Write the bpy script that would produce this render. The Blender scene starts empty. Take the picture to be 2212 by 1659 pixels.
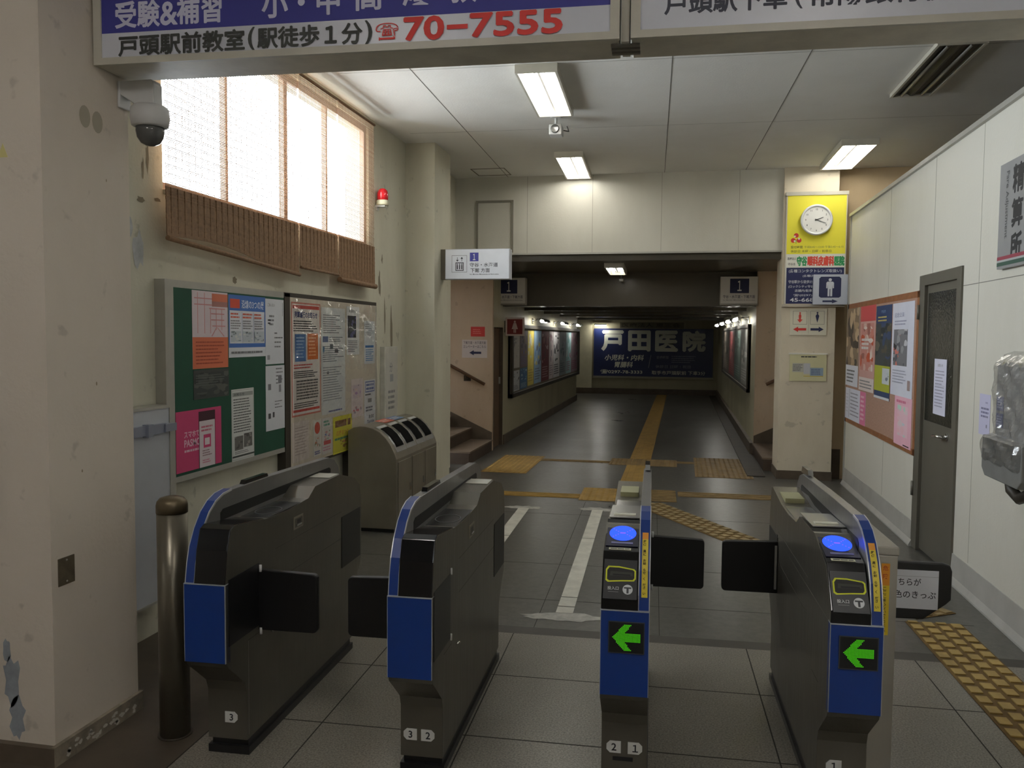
import bpy, bmesh, math, random
from mathutils import Matrix, Vector
R = random.Random(7)
sc = bpy.context.scene
COL = sc.collection

# ------------------------------------------------------------------ camera
cam_d = bpy.data.cameras.new('camera')
cam_d.sensor_width = 36.0
cam_d.lens = 36.0 * 1800 / 2212
cam_d.clip_end = 200
cam = bpy.data.objects.new('camera', cam_d)
COL.objects.link(cam)
PITCH, ROLL, YAW = .0577, -.0082, .1994
def _cam():
    cp, sp = math.cos(PITCH), math.sin(PITCH)
    f = Vector((0, cp, -sp)); r = Vector((1, 0, 0)); d = Vector((0, -sp, -cp))
    cr, sr = math.cos(ROLL), math.sin(ROLL)
    r, d = cr * r + sr * d, -sr * r + cr * d
    z = Matrix.Rotation(YAW, 3, 'Z')
    r, d, f = z @ r, z @ d, z @ f
    m = Matrix((r, -d, -f)).transposed().to_4x4()
    m.translation = Vector((0, 0, 1.6))
    return m
cam.matrix_world = _cam()
sc.camera = cam

# ------------------------------------------------------------------ world, view, big lights
world = bpy.data.worlds.new('overcast_sky')
sc.world = world
world.use_nodes = True
wn = world.node_tree.nodes
bg = wn['Background']
bg.inputs[0].default_value = (.88, .94, 1.0, 1)
bg.inputs[1].default_value = 28.0
sc.view_settings.view_transform = 'Standard'
sc.view_settings.look = 'None'
sc.view_settings.exposure = 0.2
sc.view_settings.gamma = 1.0
sc.view_settings.use_curve_mapping = False
LAMP = dict(hall=24.0, soffit=9.0, picture=26.0, added_fill=52.0)
SUN_COL = (.95, .98, 1.0)
LAMP_COL = (1.0, .965, .89)

# daylight coming through the high window on the left (portal steers the sky light there)
pl = bpy.data.lights.new('window_daylight', 'AREA')
pl.shape = 'RECTANGLE'; pl.size = 3.0; pl.size_y = 1.06
pl.cycles.is_portal = True
po = bpy.data.objects.new('window_daylight', pl)
po.matrix_world = Matrix.Translation((-2.97, 5.52, 2.89)) @ Matrix.Rotation(math.radians(-90), 4, 'Y') @ Matrix.Rotation(math.radians(90), 4, 'Z')
COL.objects.link(po)

T = .0321                                   # the gate line stands turned by this much to the walls
GM = Matrix.Rotation(T, 4, 'Z')

# ------------------------------------------------------------------ materials
def lin(c):
    return tuple(((x / 255) / 12.92 if x / 255 <= .04045 else ((x / 255 + .055) / 1.055) ** 2.4) for x in c)
_M = {}
def mat(rgb, rough=.55, metal=0.0, noise=0.0, scale=8.0, bump=0.0, emit=0.0, spec=.5, alpha=1.0, name=None, bscale=None, noise2=None):
    key = (tuple(rgb), rough, metal, noise, scale, bump, emit, spec, alpha)
    if key in _M: return _M[key]
    m = bpy.data.materials.new(name or 'surface'); m.use_nodes = True
    nt = m.node_tree; p = nt.nodes['Principled BSDF']
    c = lin(rgb)
    p.inputs['Base Color'].default_value = (*c, 1)
    p.inputs['Roughness'].default_value = rough
    p.inputs['Metallic'].default_value = metal
    p.inputs['Specular IOR Level'].default_value = spec
    if emit:
        p.inputs['Emission Color'].default_value = (*c, 1)
        p.inputs['Emission Strength'].default_value = emit
    if alpha < 1: p.inputs['Alpha'].default_value = alpha
    if noise or bump:
        tc = nt.nodes.new('ShaderNodeTexCoord')
        n = nt.nodes.new('ShaderNodeTexNoise'); n.inputs['Scale'].default_value = scale; n.inputs['Detail'].default_value = 6
        n.inputs['Roughness'].default_value = .6
        nt.links.new(tc.outputs['Object'], n.inputs['Vector'])
        if noise:
            mp = nt.nodes.new('ShaderNodeMapRange')
            mp.inputs[1].default_value = .3; mp.inputs[2].default_value = .7
            mp.inputs[3].default_value = 1 - noise; mp.inputs[4].default_value = 1 + noise * .6
            nt.links.new(n.outputs['Fac'], mp.inputs[0])
            mx = nt.nodes.new('ShaderNodeVectorMath'); mx.operation = 'SCALE'
            mx.inputs[0].default_value = c
            nt.links.new(mp.outputs[0], mx.inputs['Scale'])
            nt.links.new(mx.outputs[0], p.inputs['Base Color'])
        if bump:
            b = nt.nodes.new('ShaderNodeBump'); b.inputs['Strength'].default_value = bump; b.inputs['Distance'].default_value = .01
            src = n
            if bscale:
                src = nt.nodes.new('ShaderNodeTexNoise'); src.inputs['Scale'].default_value = bscale; src.inputs['Detail'].default_value = 4
                nt.links.new(tc.outputs['Object'], src.inputs['Vector'])
            nt.links.new(src.outputs['Fac'], b.inputs['Height'])
            nt.links.new(b.outputs[0], p.inputs['Normal'])
    _M[key] = m
    return m

def plaster(name, rgb, dirt, amount=.5, scale=1.3, rough=.7, speck=0.0):
    """painted wall: large soft blotches, runs of dirt and small specks"""
    m = bpy.data.materials.new(name); m.use_nodes = True
    nt = m.node_tree; L = nt.links.new; p = nt.nodes['Principled BSDF']
    p.inputs['Roughness'].default_value = rough; p.inputs['Specular IOR Level'].default_value = .3
    tc = nt.nodes.new('ShaderNodeTexCoord')
    mpg = nt.nodes.new('ShaderNodeMapping'); mpg.inputs['Scale'].default_value = (1, 1, .35)
    L(tc.outputs['Object'], mpg.inputs[0])
    n = nt.nodes.new('ShaderNodeTexNoise'); n.inputs['Scale'].default_value = scale; n.inputs['Detail'].default_value = 8; n.inputs['Roughness'].default_value = .65
    L(mpg.outputs[0], n.inputs['Vector'])
    r = nt.nodes.new('ShaderNodeMapRange'); r.inputs[1].default_value = .45; r.inputs[2].default_value = .75; r.inputs[3].default_value = 0; r.inputs[4].default_value = amount
    L(n.outputs['Fac'], r.inputs[0])
    mx = nt.nodes.new('ShaderNodeMix'); mx.data_type = 'RGBA'
    mx.inputs[6].default_value = (*lin(rgb), 1); mx.inputs[7].default_value = (*lin(dirt), 1)
    L(r.outputs[0], mx.inputs[0])
    out = mx.outputs[2]
    if speck:
        n2 = nt.nodes.new('ShaderNodeTexNoise'); n2.inputs['Scale'].default_value = 9; n2.inputs['Detail'].default_value = 3
        L(tc.outputs['Object'], n2.inputs['Vector'])
        r2 = nt.nodes.new('ShaderNodeMapRange'); r2.inputs[1].default_value = .66; r2.inputs[2].default_value = .72; r2.inputs[4].default_value = speck
        L(n2.outputs['Fac'], r2.inputs[0])
        mx2 = nt.nodes.new('ShaderNodeMix'); mx2.data_type = 'RGBA'
        mx2.inputs[7].default_value = (*lin([x * .55 for x in dirt]), 1)
        L(out, mx2.inputs[6]); L(r2.outputs[0], mx2.inputs[0]); out = mx2.outputs[2]
    L(out, p.inputs['Base Color'])
    n3 = nt.nodes.new('ShaderNodeTexNoise'); n3.inputs['Scale'].default_value = 60; n3.inputs['Detail'].default_value = 4
    L(tc.outputs['Object'], n3.inputs['Vector'])
    b = nt.nodes.new('ShaderNodeBump'); b.inputs['Strength'].default_value = .12; b.inputs['Distance'].default_value = .01
    L(n3.outputs['Fac'], b.inputs['Height']); L(b.outputs[0], p.inputs['Normal'])
    return m

def granite(name, a, b, scale, rough, stain=.35):
    m = bpy.data.materials.new(name); m.use_nodes = True
    nt = m.node_tree; L = nt.links.new; p = nt.nodes['Principled BSDF']
    tc = nt.nodes.new('ShaderNodeTexCoord')
    n = nt.nodes.new('ShaderNodeTexNoise'); n.inputs['Scale'].default_value = scale; n.inputs['Detail'].default_value = 3; n.inputs['Roughness'].default_value = .8
    L(tc.outputs['Object'], n.inputs['Vector'])
    r = nt.nodes.new('ShaderNodeValToRGB')
    r.color_ramp.elements[0].position = .36; r.color_ramp.elements[0].color = (*lin(a), 1)
    r.color_ramp.elements[1].position = .64; r.color_ramp.elements[1].color = (*lin(b), 1)
    L(n.outputs['Fac'], r.inputs[0])
    n2 = nt.nodes.new('ShaderNodeTexNoise'); n2.inputs['Scale'].default_value = 1.1; n2.inputs['Detail'].default_value = 7; n2.inputs['Roughness'].default_value = .62
    L(tc.outputs['Object'], n2.inputs['Vector'])
    mr = nt.nodes.new('ShaderNodeMapRange'); mr.inputs[1].default_value = .35; mr.inputs[2].default_value = .7; mr.inputs[3].default_value = 1 - stain; mr.inputs[4].default_value = 1.08
    L(n2.outputs['Fac'], mr.inputs[0])
    vm = nt.nodes.new('ShaderNodeVectorMath'); vm.operation = 'SCALE'
    L(r.outputs[0], vm.inputs[0]); L(mr.outputs[0], vm.inputs['Scale']); L(vm.outputs[0], p.inputs['Base Color'])
    mr2 = nt.nodes.new('ShaderNodeMapRange'); mr2.inputs[1].default_value = .3; mr2.inputs[2].default_value = .7; mr2.inputs[3].default_value = rough - .03; mr2.inputs[4].default_value = rough + .05
    L(n2.outputs['Fac'], mr2.inputs[0]); L(mr2.outputs[0], p.inputs['Roughness'])
    return m

def brushed(name, rgb, rough=.35, vertical=True):
    m = bpy.data.materials.new(name); m.use_nodes = True
    nt = m.node_tree; L = nt.links.new; p = nt.nodes['Principled BSDF']
    p.inputs['Metallic'].default_value = .65
    tc = nt.nodes.new('ShaderNodeTexCoord'); mp = nt.nodes.new('ShaderNodeMapping')
    mp.inputs['Scale'].default_value = (160, 160, 3) if vertical else (3, 3, 160)
    L(tc.outputs['Object'], mp.inputs[0])
    n = nt.nodes.new('ShaderNodeTexNoise'); n.inputs['Scale'].default_value = 1; n.inputs['Detail'].default_value = 3
    L(mp.outputs[0], n.inputs['Vector'])
    r = nt.nodes.new('ShaderNodeMapRange'); r.inputs[3].default_value = rough - .08; r.inputs[4].default_value = rough + .12
    L(n.outputs['Fac'], r.inputs[0]); L(r.outputs[0], p.inputs['Roughness'])
    n2 = nt.nodes.new('ShaderNodeTexNoise'); n2.inputs['Scale'].default_value = 4; n2.inputs['Detail'].default_value = 5
    L(tc.outputs['Object'], n2.inputs['Vector'])
    r2 = nt.nodes.new('ShaderNodeMapRange'); r2.inputs[1].default_value = .3; r2.inputs[2].default_value = .7; r2.inputs[3].default_value = .85; r2.inputs[4].default_value = 1.05
    L(n2.outputs['Fac'], r2.inputs[0])
    vm = nt.nodes.new('ShaderNodeVectorMath'); vm.operation = 'SCALE'; vm.inputs[0].default_value = lin(rgb)
    L(r2.outputs[0], vm.inputs['Scale']); L(vm.outputs[0], p.inputs['Base Color'])
    return m

def glass_pane(name, tint=(1, 1, 1), gloss=.12, bump=0.0, bscale=40, rough=.02):
    """thin pane: mostly see-through with a surface reflection"""
    m = bpy.data.materials.new(name); m.use_nodes = True
    nt = m.node_tree; L = nt.links.new; nt.nodes.remove(nt.nodes['Principled BSDF'])
    t = nt.nodes.new('ShaderNodeBsdfTransparent'); t.inputs[0].default_value = (*tint, 1)
    g = nt.nodes.new('ShaderNodeBsdfGlossy'); g.inputs['Roughness'].default_value = rough
    mx = nt.nodes.new('ShaderNodeMixShader')
    lw = nt.nodes.new('ShaderNodeLayerWeight'); lw.inputs[0].default_value = .5
    pw = nt.nodes.new('ShaderNodeMath'); pw.operation = 'POWER'; pw.inputs[1].default_value = 4; L(lw.outputs['Facing'], pw.inputs[0])
    ma = nt.nodes.new('ShaderNodeMath'); ma.operation = 'MULTIPLY_ADD'; ma.inputs[1].default_value = .5; ma.inputs[2].default_value = gloss * .35; L(pw.outputs[0], ma.inputs[0])
    L(ma.outputs[0], mx.inputs[0]); L(t.outputs[0], mx.inputs[1]); L(g.outputs[0], mx.inputs[2])
    L(mx.outputs[0], nt.nodes['Material Output'].inputs[0])
    if bump:
        tc = nt.nodes.new('ShaderNodeTexCoord'); n = nt.nodes.new('ShaderNodeTexNoise'); n.inputs['Scale'].default_value = bscale
        L(tc.outputs['Object'], n.inputs['Vector'])
        b = nt.nodes.new('ShaderNodeBump'); b.inputs['Strength'].default_value = bump; b.inputs['Distance'].default_value = .02
        L(n.outputs['Fac'], b.inputs['Height']); L(b.outputs[0], g.inputs['Normal']); L(b.outputs[0], lw.inputs['Normal'])
    return m

def emitter(name, rgb, strength):
    m = bpy.data.materials.new(name); m.use_nodes = True
    nt = m.node_tree; nt.nodes.remove(nt.nodes['Principled BSDF'])
    e = nt.nodes.new('ShaderNodeEmission'); e.inputs[0].default_value = (*rgb, 1); e.inputs[1].default_value = strength
    nt.links.new(e.outputs[0], nt.nodes['Material Output'].inputs[0])
    return m

M_WALL_L = plaster('stained_cream_plaster', (202, 199, 181), (158, 152, 132), .5, 1.1, .75, .28)
M_PILLAR = plaster('pale_pillar_plaster', (208, 198, 184), (186, 174, 156), .6, .8, .75, .25)
M_WALL_R = plaster('cream_partition_panel', (214, 211, 200), (190, 186, 170), .5, .9, .45, 0)
M_CEIL = plaster('ceiling_board_paint', (218, 217, 212), (192, 188, 178), .5, .6, .8, 0)
M_LINTEL = plaster('lintel_panel_paint', (205, 203, 192), (176, 172, 158), .5, .7, .5, 0)
M_TAN = plaster('tan_stair_plaster', (196, 176, 152), (160, 138, 112), .6, 1.0, .75, .2)
M_TUN = plaster('tunnel_cream_paint', (180, 174, 146), (130, 122, 96), .6, 1.0, .5, .1)
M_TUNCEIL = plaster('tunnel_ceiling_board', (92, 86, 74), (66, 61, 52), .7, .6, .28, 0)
M_SKIRT = mat((92, 80, 66), .5, 0, .3, 6, name='dark_brown_skirting')
M_COVE = mat((176, 174, 168), .4, 0, .12, 5, name='grey_cove_base')
M_GRAN = granite('granite_tile', (92, 88, 80), (158, 152, 140), 130, .3, .25)
M_CONC = granite('dark_vinyl_concrete', (84, 83, 78), (100, 98, 92), 18, .3, .18)
M_JOINT = mat((48, 45, 40), .8, name='floor_joint')
M_DARKSTRIP = mat((64, 60, 54), .5, 0, .2, 10, name='dark_threshold_strip')
M_STEEL = brushed('brushed_stainless', (164, 160, 150), .34)
M_GATE = brushed('gate_side_steel', (110, 106, 96), .33)
M_FIN = brushed('rail_grey_metal', (138, 138, 138), .3)
M_BOLLARD = brushed('bronze_stainless', (118, 112, 98), .3)
M_BIN = brushed('bin_steel', (150, 144, 130), .36)
M_PIN = mat((226, 226, 224), .3, .2, name='bright_pin')
M_CHROME = mat((205, 205, 205), .15, 1.0, name='chrome')
M_BLACK = mat((24, 24, 25), .35, 0, .15, 12, name='black_plastic')
M_GLOSSBLACK = mat((16, 16, 18), .12, name='glossy_black_plastic')
M_FLAP = mat((18, 18, 19), .4, 0, .15, 10, name='black_flap_rubber')
M_BLUE = mat((18, 54, 128), .38, 0, .08, 6, name='blue_gate_plastic')
M_FRAME = mat((186, 182, 168), .4, 0, .1, 6, name='painted_sign_frame')
M_SIGNBOX = mat((196, 190, 172), .45, 0, .25, 4, name='sign_box_underside')
M_DOORGREY = mat((112, 108, 98), .4, .3, .08, 5, name='grey_door_paint')
M_BROWNWOOD = mat((150, 98, 62), .5, 0, .25, 14, name='brown_wood_frame')
M_CORK = mat((176, 140, 122), .9, 0, .2, 60, .2, name='cork')
M_GREEN = mat((26, 78, 58), .7, 0, .12, 5, name='green_chalkboard')
M_ALU = mat((176, 174, 166), .4, .3, .08, 8, name='aluminium_trim')
M_DARKPOST = mat((62, 56, 48), .5, .2, .1, 6, name='dark_post_paint')
M_PANEL = mat((186, 190, 196), .45, .1, .1, 3, name='white_sheet_panel')
M_CAMWHITE = mat((196, 196, 194), .4, 0, .05, 8, name='camera_plastic')
M_DOME = mat((84, 84, 82), .1, name='smoked_dome')
M_YELLOWTILE = mat((166, 133, 66), .55, 0, .25, 7, name='yellow_tactile_rubber')
M_YELLOWOLD = mat((132, 108, 66), .6, 0, .35, 7, name='worn_yellow_tactile')
M_TAPE = mat((206, 204, 192), .6, 0, .18, 9, name='white_floor_tape')
M_BAMBOO = mat((140, 110, 82), .75, 0, .3, 40, name='bamboo_slat')
M_STRING = mat((120, 90, 60), .9, name='blind_string')
M_RAILWOOD = mat((98, 70, 48), .45, 0, .2, 10, name='wooden_handrail')
M_WINFRAME = mat((150, 122, 104), .5, .2, .1, 8, name='brown_window_frame')
M_TUBE = emitter('fluorescent_tube', LAMP_COL, LAMP['hall'])
M_TUBE_S = emitter('soffit_tube', LAMP_COL, LAMP['soffit'])
M_SIGNLAMP = emitter('sign_lamp_tube', (1, .97, .88), 70)
M_PIC = emitter('picture_lamp_tube', (1, .97, .88), LAMP['picture'])
M_ADDED_FILL = emitter('added_fill_tube', (1, .96, .93), LAMP['added_fill'])
M_LEDG = emitter('green_led', (.11, .8, .02), .42)
M_LEDB = emitter('blue_reader_light', (.03, .09, 1.0), 1.5)
M_LEDBL = emitter('blue_reader_mark', (.22, .12, 1.0), 1.1)
M_PLASTIC = glass_pane('clear_plastic_cover', (.94, .94, .94), .3, .6, 6, .05)
M_WRAP = glass_pane('crumpled_plastic_wrap', (.88, .88, .88), .45, .5, 10, .2)
M_PANE = glass_pane('window_glass', (.95, .97, .97), .1)

# ------------------------------------------------------------------ mesh builders
class MB:
    def __init__(s): s.v = []; s.f = []; s.m = []; s.mats = []; s.sm = []; s.nb = 0
    def mi(s, m):
        if m not in s.mats: s.mats.append(m)
        return s.mats.index(m)
    def add(s, vs, fs, m, smooth=False):
        o = len(s.v); i = s.mi(m)
        s.v += [tuple(v) for v in vs]
        for f in fs: s.f.append(tuple(o + k for k in f)); s.m.append(i); s.sm.append(smooth)
    def box(s, x0, y0, z0, x1, y1, z1, m):
        x0, x1 = min(x0, x1), max(x0, x1); y0, y1 = min(y0, y1), max(y0, y1); z0, z1 = min(z0, z1), max(z0, z1)
        k = (s.nb % 5) * 1.2e-4; s.nb += 1             # keeps faces of neighbouring boxes from lying exactly in one plane
        if x1 - x0 > .004: x0, x1 = x0 + k, x1 - k
        if y1 - y0 > .004: y0, y1 = y0 + k, y1 - k
        if z1 - z0 > .004: z0, z1 = z0 + k, z1 - k
        vs = [(x0, y0, z0), (x1, y0, z0), (x1, y1, z0), (x0, y1, z0), (x0, y0, z1), (x1, y0, z1), (x1, y1, z1), (x0, y1, z1)]
        s.add(vs, [(3, 2, 1, 0), (4, 5, 6, 7), (0, 1, 5, 4), (1, 2, 6, 5), (2, 3, 7, 6), (3, 0, 4, 7)], m)
        return s
    def prism(s, prof, axis, a, b, m, smooth=False, capm=None):
        """prof: closed 2-D outline; extruded along axis (0: outline is y,z  1: x,z  2: x,y)"""
        if a > b: a, b = b, a
        ar = sum(prof[i][0] * prof[(i + 1) % len(prof)][1] - prof[(i + 1) % len(prof)][0] * prof[i][1] for i in range(len(prof)))
        pr = list(prof) if (ar > 0) != (axis == 1) else list(prof)[::-1]
        n = len(pr)
        def P(p, t): return (t, p[0], p[1]) if axis == 0 else (p[0], t, p[1]) if axis == 1 else (p[0], p[1], t)
        vs = [P(p, a) for p in pr] + [P(p, b) for p in pr]
        s.add(vs, [(i, (i + 1) % n, n + (i + 1) % n, n + i) for i in range(n)], m, smooth)
        s.add([P(p, a) for p in pr], [tuple(range(n))[::-1]], capm or m)
        s.add([P(p, b) for p in pr], [tuple(range(n))], capm or m)
        return s
    def lathe(s, prof, c, m, seg=28, axis=2, cap=True):
        """prof: (radius, height) pairs"""
        vs = []; fs = []
        for r, h in prof:
            for k in range(seg):
                a = 2 * math.pi * k / seg
                q = (r * math.cos(a), r * math.sin(a), h)
                if axis == 1: q = (q[0], -q[2], q[1])
                if axis == 0: q = (q[2], q[0], q[1])
                vs.append((c[0] + q[0], c[1] + q[1], c[2] + q[2]))
        for i in range(len(prof) - 1):
            for k in range(seg):
                k2 = (k + 1) % seg
                fs.append((i * seg + k, i * seg + k2, (i + 1) * seg + k2, (i + 1) * seg + k))
        s.add(vs, fs, m, True)
        if cap: s.add(vs[:seg], [tuple(range(seg))[::-1]], m); s.add(vs[-seg:], [tuple(range(seg))], m)
        return s
    def tube(s, pts, r, m, seg=10):
        pts = [Vector(p) for p in pts]; rings = []
        for i, p in enumerate(pts):
            d = (pts[min(i + 1, len(pts) - 1)] - pts[max(i - 1, 0)]).normalized()
            up = Vector((0, 0, 1)) if abs(d.z) < .95 else Vector((1, 0, 0))
            a = d.cross(up).normalized(); b = d.cross(a).normalized()
            rings.append([p + r * (math.cos(2 * math.pi * k / seg) * a + math.sin(2 * math.pi * k / seg) * b) for k in range(seg)])
        vs = [v for g in rings for v in g]
        fs = [(i * seg + k, i * seg + (k + 1) % seg, (i + 1) * seg + (k + 1) % seg, (i + 1) * seg + k) for i in range(len(pts) - 1) for k in range(seg)]
        s.add(vs, fs, m, True)
        s.add(rings[0], [tuple(range(seg))[::-1]], m); s.add(rings[-1], [tuple(range(seg))], m)
        return s
    def build(s, name, parent=None, M=None, bevel=0.0):
        me = bpy.data.meshes.new(name); me.from_pydata(s.v, [], s.f); 
        for m in s.mats: me.materials.append(m)
        me.polygons.foreach_set('material_index', s.m); me.polygons.foreach_set('use_smooth', s.sm)
        bm = bmesh.new(); bm.from_mesh(me); bmesh.ops.remove_doubles(bm, verts=bm.verts, dist=1e-6)
        bm.to_mesh(me); bm.free(); me.update()
        o = bpy.data.objects.new(name, me); COL.objects.link(o)
        if parent is not None: o.parent = parent
        if M is not None:
            if parent is not None: o.matrix_local = M
            else: o.matrix_world = M
        if bevel:
            b = o.modifiers.new('edge_bevel', 'BEVEL'); b.width = bevel; b.segments = 2; b.limit_method = 'ANGLE'; b.angle_limit = math.radians(35)
            b.harden_normals = False
        return o

def tag(o, label, cat, group=None):
    o['label'] = label; o['category'] = cat
    if group: o['group'] = group
    return o
def struct(o):
    o['kind'] = 'structure'; return o
def thing(name, label, cat, M=None, group=None):
    o = bpy.data.objects.new(name, None); COL.objects.link(o); o.empty_display_size = .1
    if M is not None: o.matrix_world = M
    return tag(o, label, cat, group)
def part(mb, name, parent, label=None, bevel=0.0, M=None):
    o = mb.build(name, parent, M, bevel)
    if label: o['label'] = label
    return o
def loc(x, y, z, rz=0): return Matrix.Translation((x, y, z)) @ Matrix.Rotation(rz, 4, 'Z')
def frame(org, u, v):
    u = Vector(u).normalized(); v = Vector(v).normalized(); n = u.cross(v)
    m = Matrix((u, v, n)).transposed().to_4x4(); m.translation = Vector(org); return m
def LW(y, z, x=-2.72): return frame((x, y, z), (0, 1, 0), (0, 0, 1))       # hangs on the left wall
def RW(y, z, x=1.79): return frame((x, y, z), (0, -1, 0), (0, 0, 1))        # hangs on the right wall
def FW(x, y, z): return frame((x, y, z), (1, 0, 0), (0, 0, 1))              # faces the entrance

# flat lettering -----------------------------------------------------------------
_fc = bpy.data.curves.new('lettering', 'FONT'); _fo = bpy.data.objects.new('lettering', _fc); COL.objects.link(_fo)
_TX = {}
def glyphs(t, bold):
    k = (t, bold)
    if k not in _TX:
        _fc.body = t; _fc.offset = bold; _fc.resolution_u = 3
        bpy.context.view_layer.update()
        ev = _fo.evaluated_get(bpy.context.evaluated_depsgraph_get()); me = ev.to_mesh()
        vs = [(v.co.x, v.co.y) for v in me.vertices]; fs = []
        for p in me.polygons:
            f = tuple(p.vertices)
            a = sum(vs[f[i]][0] * vs[f[(i + 1) % len(f)]][1] - vs[f[(i + 1) % len(f)]][0] * vs[f[i]][1] for i in range(len(f)))
            fs.append(f if a > 0 else f[::-1])
        ev.to_mesh_clear()
        _TX[k] = (vs, fs)
    return _TX[k]

class Sheet(MB):
    """a flat thing (paper, plate, sign) with its print; local axes: u right, v up, n out"""
    def __init__(s, w, h, rgb=(225, 224, 218), t=.0015, rough=.6, m=None):
        super().__init__(); s.w, s.h, s.t = w, h, t; s.z = t
        s.box(0, 0, 0, w, h, t, m or mat(rgb, rough, 0, .05, 5, name='printed_paper'))
    def lay(s): s.z += .00006; return s.z
    def ink(s, c): return c if not isinstance(c, tuple) else mat(c, .6, name='printed_ink')
    def rect(s, u0, v0, u1, v1, c):
        z = s.lay(); s.add([(u0, v0, z), (u1, v0, z), (u1, v1, z), (u0, v1, z)], [(0, 1, 2, 3)], s.ink(c)); return s
    def poly(s, pts, c):
        ar = sum(pts[i][0] * pts[(i + 1) % len(pts)][1] - pts[(i + 1) % len(pts)][0] * pts[i][1] for i in range(len(pts)))
        if ar < 0: pts = pts[::-1]
        z = s.lay(); s.add([(p[0], p[1], z) for p in pts], [tuple(range(len(pts)))], s.ink(c)); return s
    def disc(s, u, v, ru, c, rv=None, n=32):
        return s.poly([(u + ru * math.cos(2 * math.pi * k / n), v + (rv or ru) * math.sin(2 * math.pi * k / n)) for k in range(n)], c)
    def box_line(s, u0, v0, u1, v1, w, c):
        s.rect(u0, v0, u1, v0 + w, c); s.rect(u0, v1 - w, u1, v1, c); s.rect(u0, v0, u0 + w, v1, c); s.rect(u1 - w, v0, u1, v1, c); return s
    def text(s, t, u, v, h, c, w=None, bold=.012, shear=0.0, anchor='l', turn=0, _again=False):
        """h = height of the inked box, w = its width (free when None); u,v = lower left corner (or lower middle)"""
        vs, fs = glyphs(t, min(bold, .01))
        if not fs: return s
        x0 = min(p[0] for p in vs); x1 = max(p[0] for p in vs); y0 = min(p[1] for p in vs); y1 = max(p[1] for p in vs)
        sy = h / max(y1 - y0, 1e-6); sx = sy if w is None else w / max(x1 - x0, 1e-6)
        W = (x1 - x0) * sx; z = s.lay(); out = []
        if bold > .014 and h > .02 and not _again:
            e = bold * h * .9
            for du, dv in ((-e, 0), (e, 0), (0, e), (0, -e)): s.text(t, u + du, v + dv, h, c, w, bold, shear, anchor, turn, True)
        for x, y in vs:
            a = (x - x0) * sx; b = (y - y0) * sy
            if turn: a, b = b, -a
            else:
                a += shear * b
                if anchor == 'm': a -= W / 2
            out.append((u + a, v + b, z))
        s.add(out, fs, s.ink(c)); return s
    def vtext(s, t, u, v, h, c, step=None, bold=.012):
        """letters one under another; v = top"""
        for k, ch in enumerate(t):
            s.text(ch, u, v - h - k * (step or h * 1.15), h, c, w=h, bold=bold)
        return s
    def greek(s, u0, v0, u1, v1, n, c, fill=.5, seed=0, ragged=.3):
        """rows of print too small to read: broken dashes"""
        r = random.Random(seed); st = (v1 - v0) / n
        for k in range(n):
            b = v1 - (k + 1) * st + st * (1 - fill) / 2; u = u0; end = u1 - (u1 - u0) * ragged * r.random()
            vs = []; fs = []; z = s.lay()
            while u < end:
                l = min((.6 + 2.2 * r.random()) * st * fill * 1.6, end - u)
                o = len(vs); vs += [(u, b, z), (u + l, b, z), (u + l, b + st * fill, z), (u, b + st * fill, z)]; fs.append((o, o + 1, o + 2, o + 3))
                u += l + st * fill * .35
            s.add(vs, fs, s.ink(c))
        return s
    def busy(s, u0, v0, u1, v1, pal, n, seed=0, base=None):
        """photograph-like patches"""
        r = random.Random(seed)
        s.rect(u0, v0, u1, v1, base or pal[0])
        for k in range(n):
            a = u0 + r.random() * (u1 - u0); b = v0 + r.random() * (v1 - v0)
            ru = (u1 - u0) * (.06 + .16 * r.random()); rv = (v1 - v0) * (.04 + .12 * r.random())
            pts = [(min(max(a + ru * math.cos(t) * (.6 + .6 * r.random()), u0), u1), min(max(b + rv * math.sin(t) * (.6 + .6 * r.random()), v0), v1)) for t in [i * math.pi / 4 for i in range(8)]]
            s.poly(pts, pal[r.randrange(len(pal))])
        return s
    def arrow(s, u, v, l, h, c, left=False):
        """block arrow, u,v = middle"""
        d = -1 if left else 1
        pts = [(-l / 2, h * .22), (l * .12, h * .22), (l * .12, h / 2), (l / 2, 0), (l * .12, -h / 2), (l * .12, -h * .22), (-l / 2, -h * .22)]
        return s.poly([(u + d * p[0], v + p[1]) for p in pts], c)
    def figure(s, u, v, h, c, skirt=False):
        """standing person pictogram, v = feet"""
        s.disc(u, v + h * .9, h * .085, c)
        if skirt:
            s.poly([(u - h * .1, v + h * .8), (u + h * .1, v + h * .8), (u + h * .26, v + h * .3), (u - h * .26, v + h * .3)], c)
            s.rect(u - h * .1, v, u - h * .02, v + h * .31, c); s.rect(u + h * .02, v, u + h * .1, v + h * .31, c)
        else:
            s.poly([(u - h * .2, v + h * .74), (u - h * .14, v + h * .8), (u + h * .14, v + h * .8), (u + h * .2, v + h * .74), (u + h * .2, v + h * .44), (u + h * .14, v + h * .44), (u + h * .12, v + h * .66), (u + h * .12, v), (u + h * .02, v), (u + h * .02, v + h * .4), (u - h * .02, v + h * .4), (u - h * .02, v), (u - h * .12, v), (u - h * .12, v + h * .66), (u - h * .14, v + h * .44), (u - h * .2, v + h * .44)], c)
        return s
    def put(s, name, M, label=None, cat=None, group=None, parent=None, bevel=0):
        o = s.build(name, parent, M, bevel)
        if label and cat: tag(o, label, cat, group)
        elif label: o['label'] = label
        return o
INK = (44, 44, 48); GREYINK = (120, 120, 124); RED = (200, 52, 48); NAVY = (40, 46, 92); WHITE = (228, 228, 222)

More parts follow.
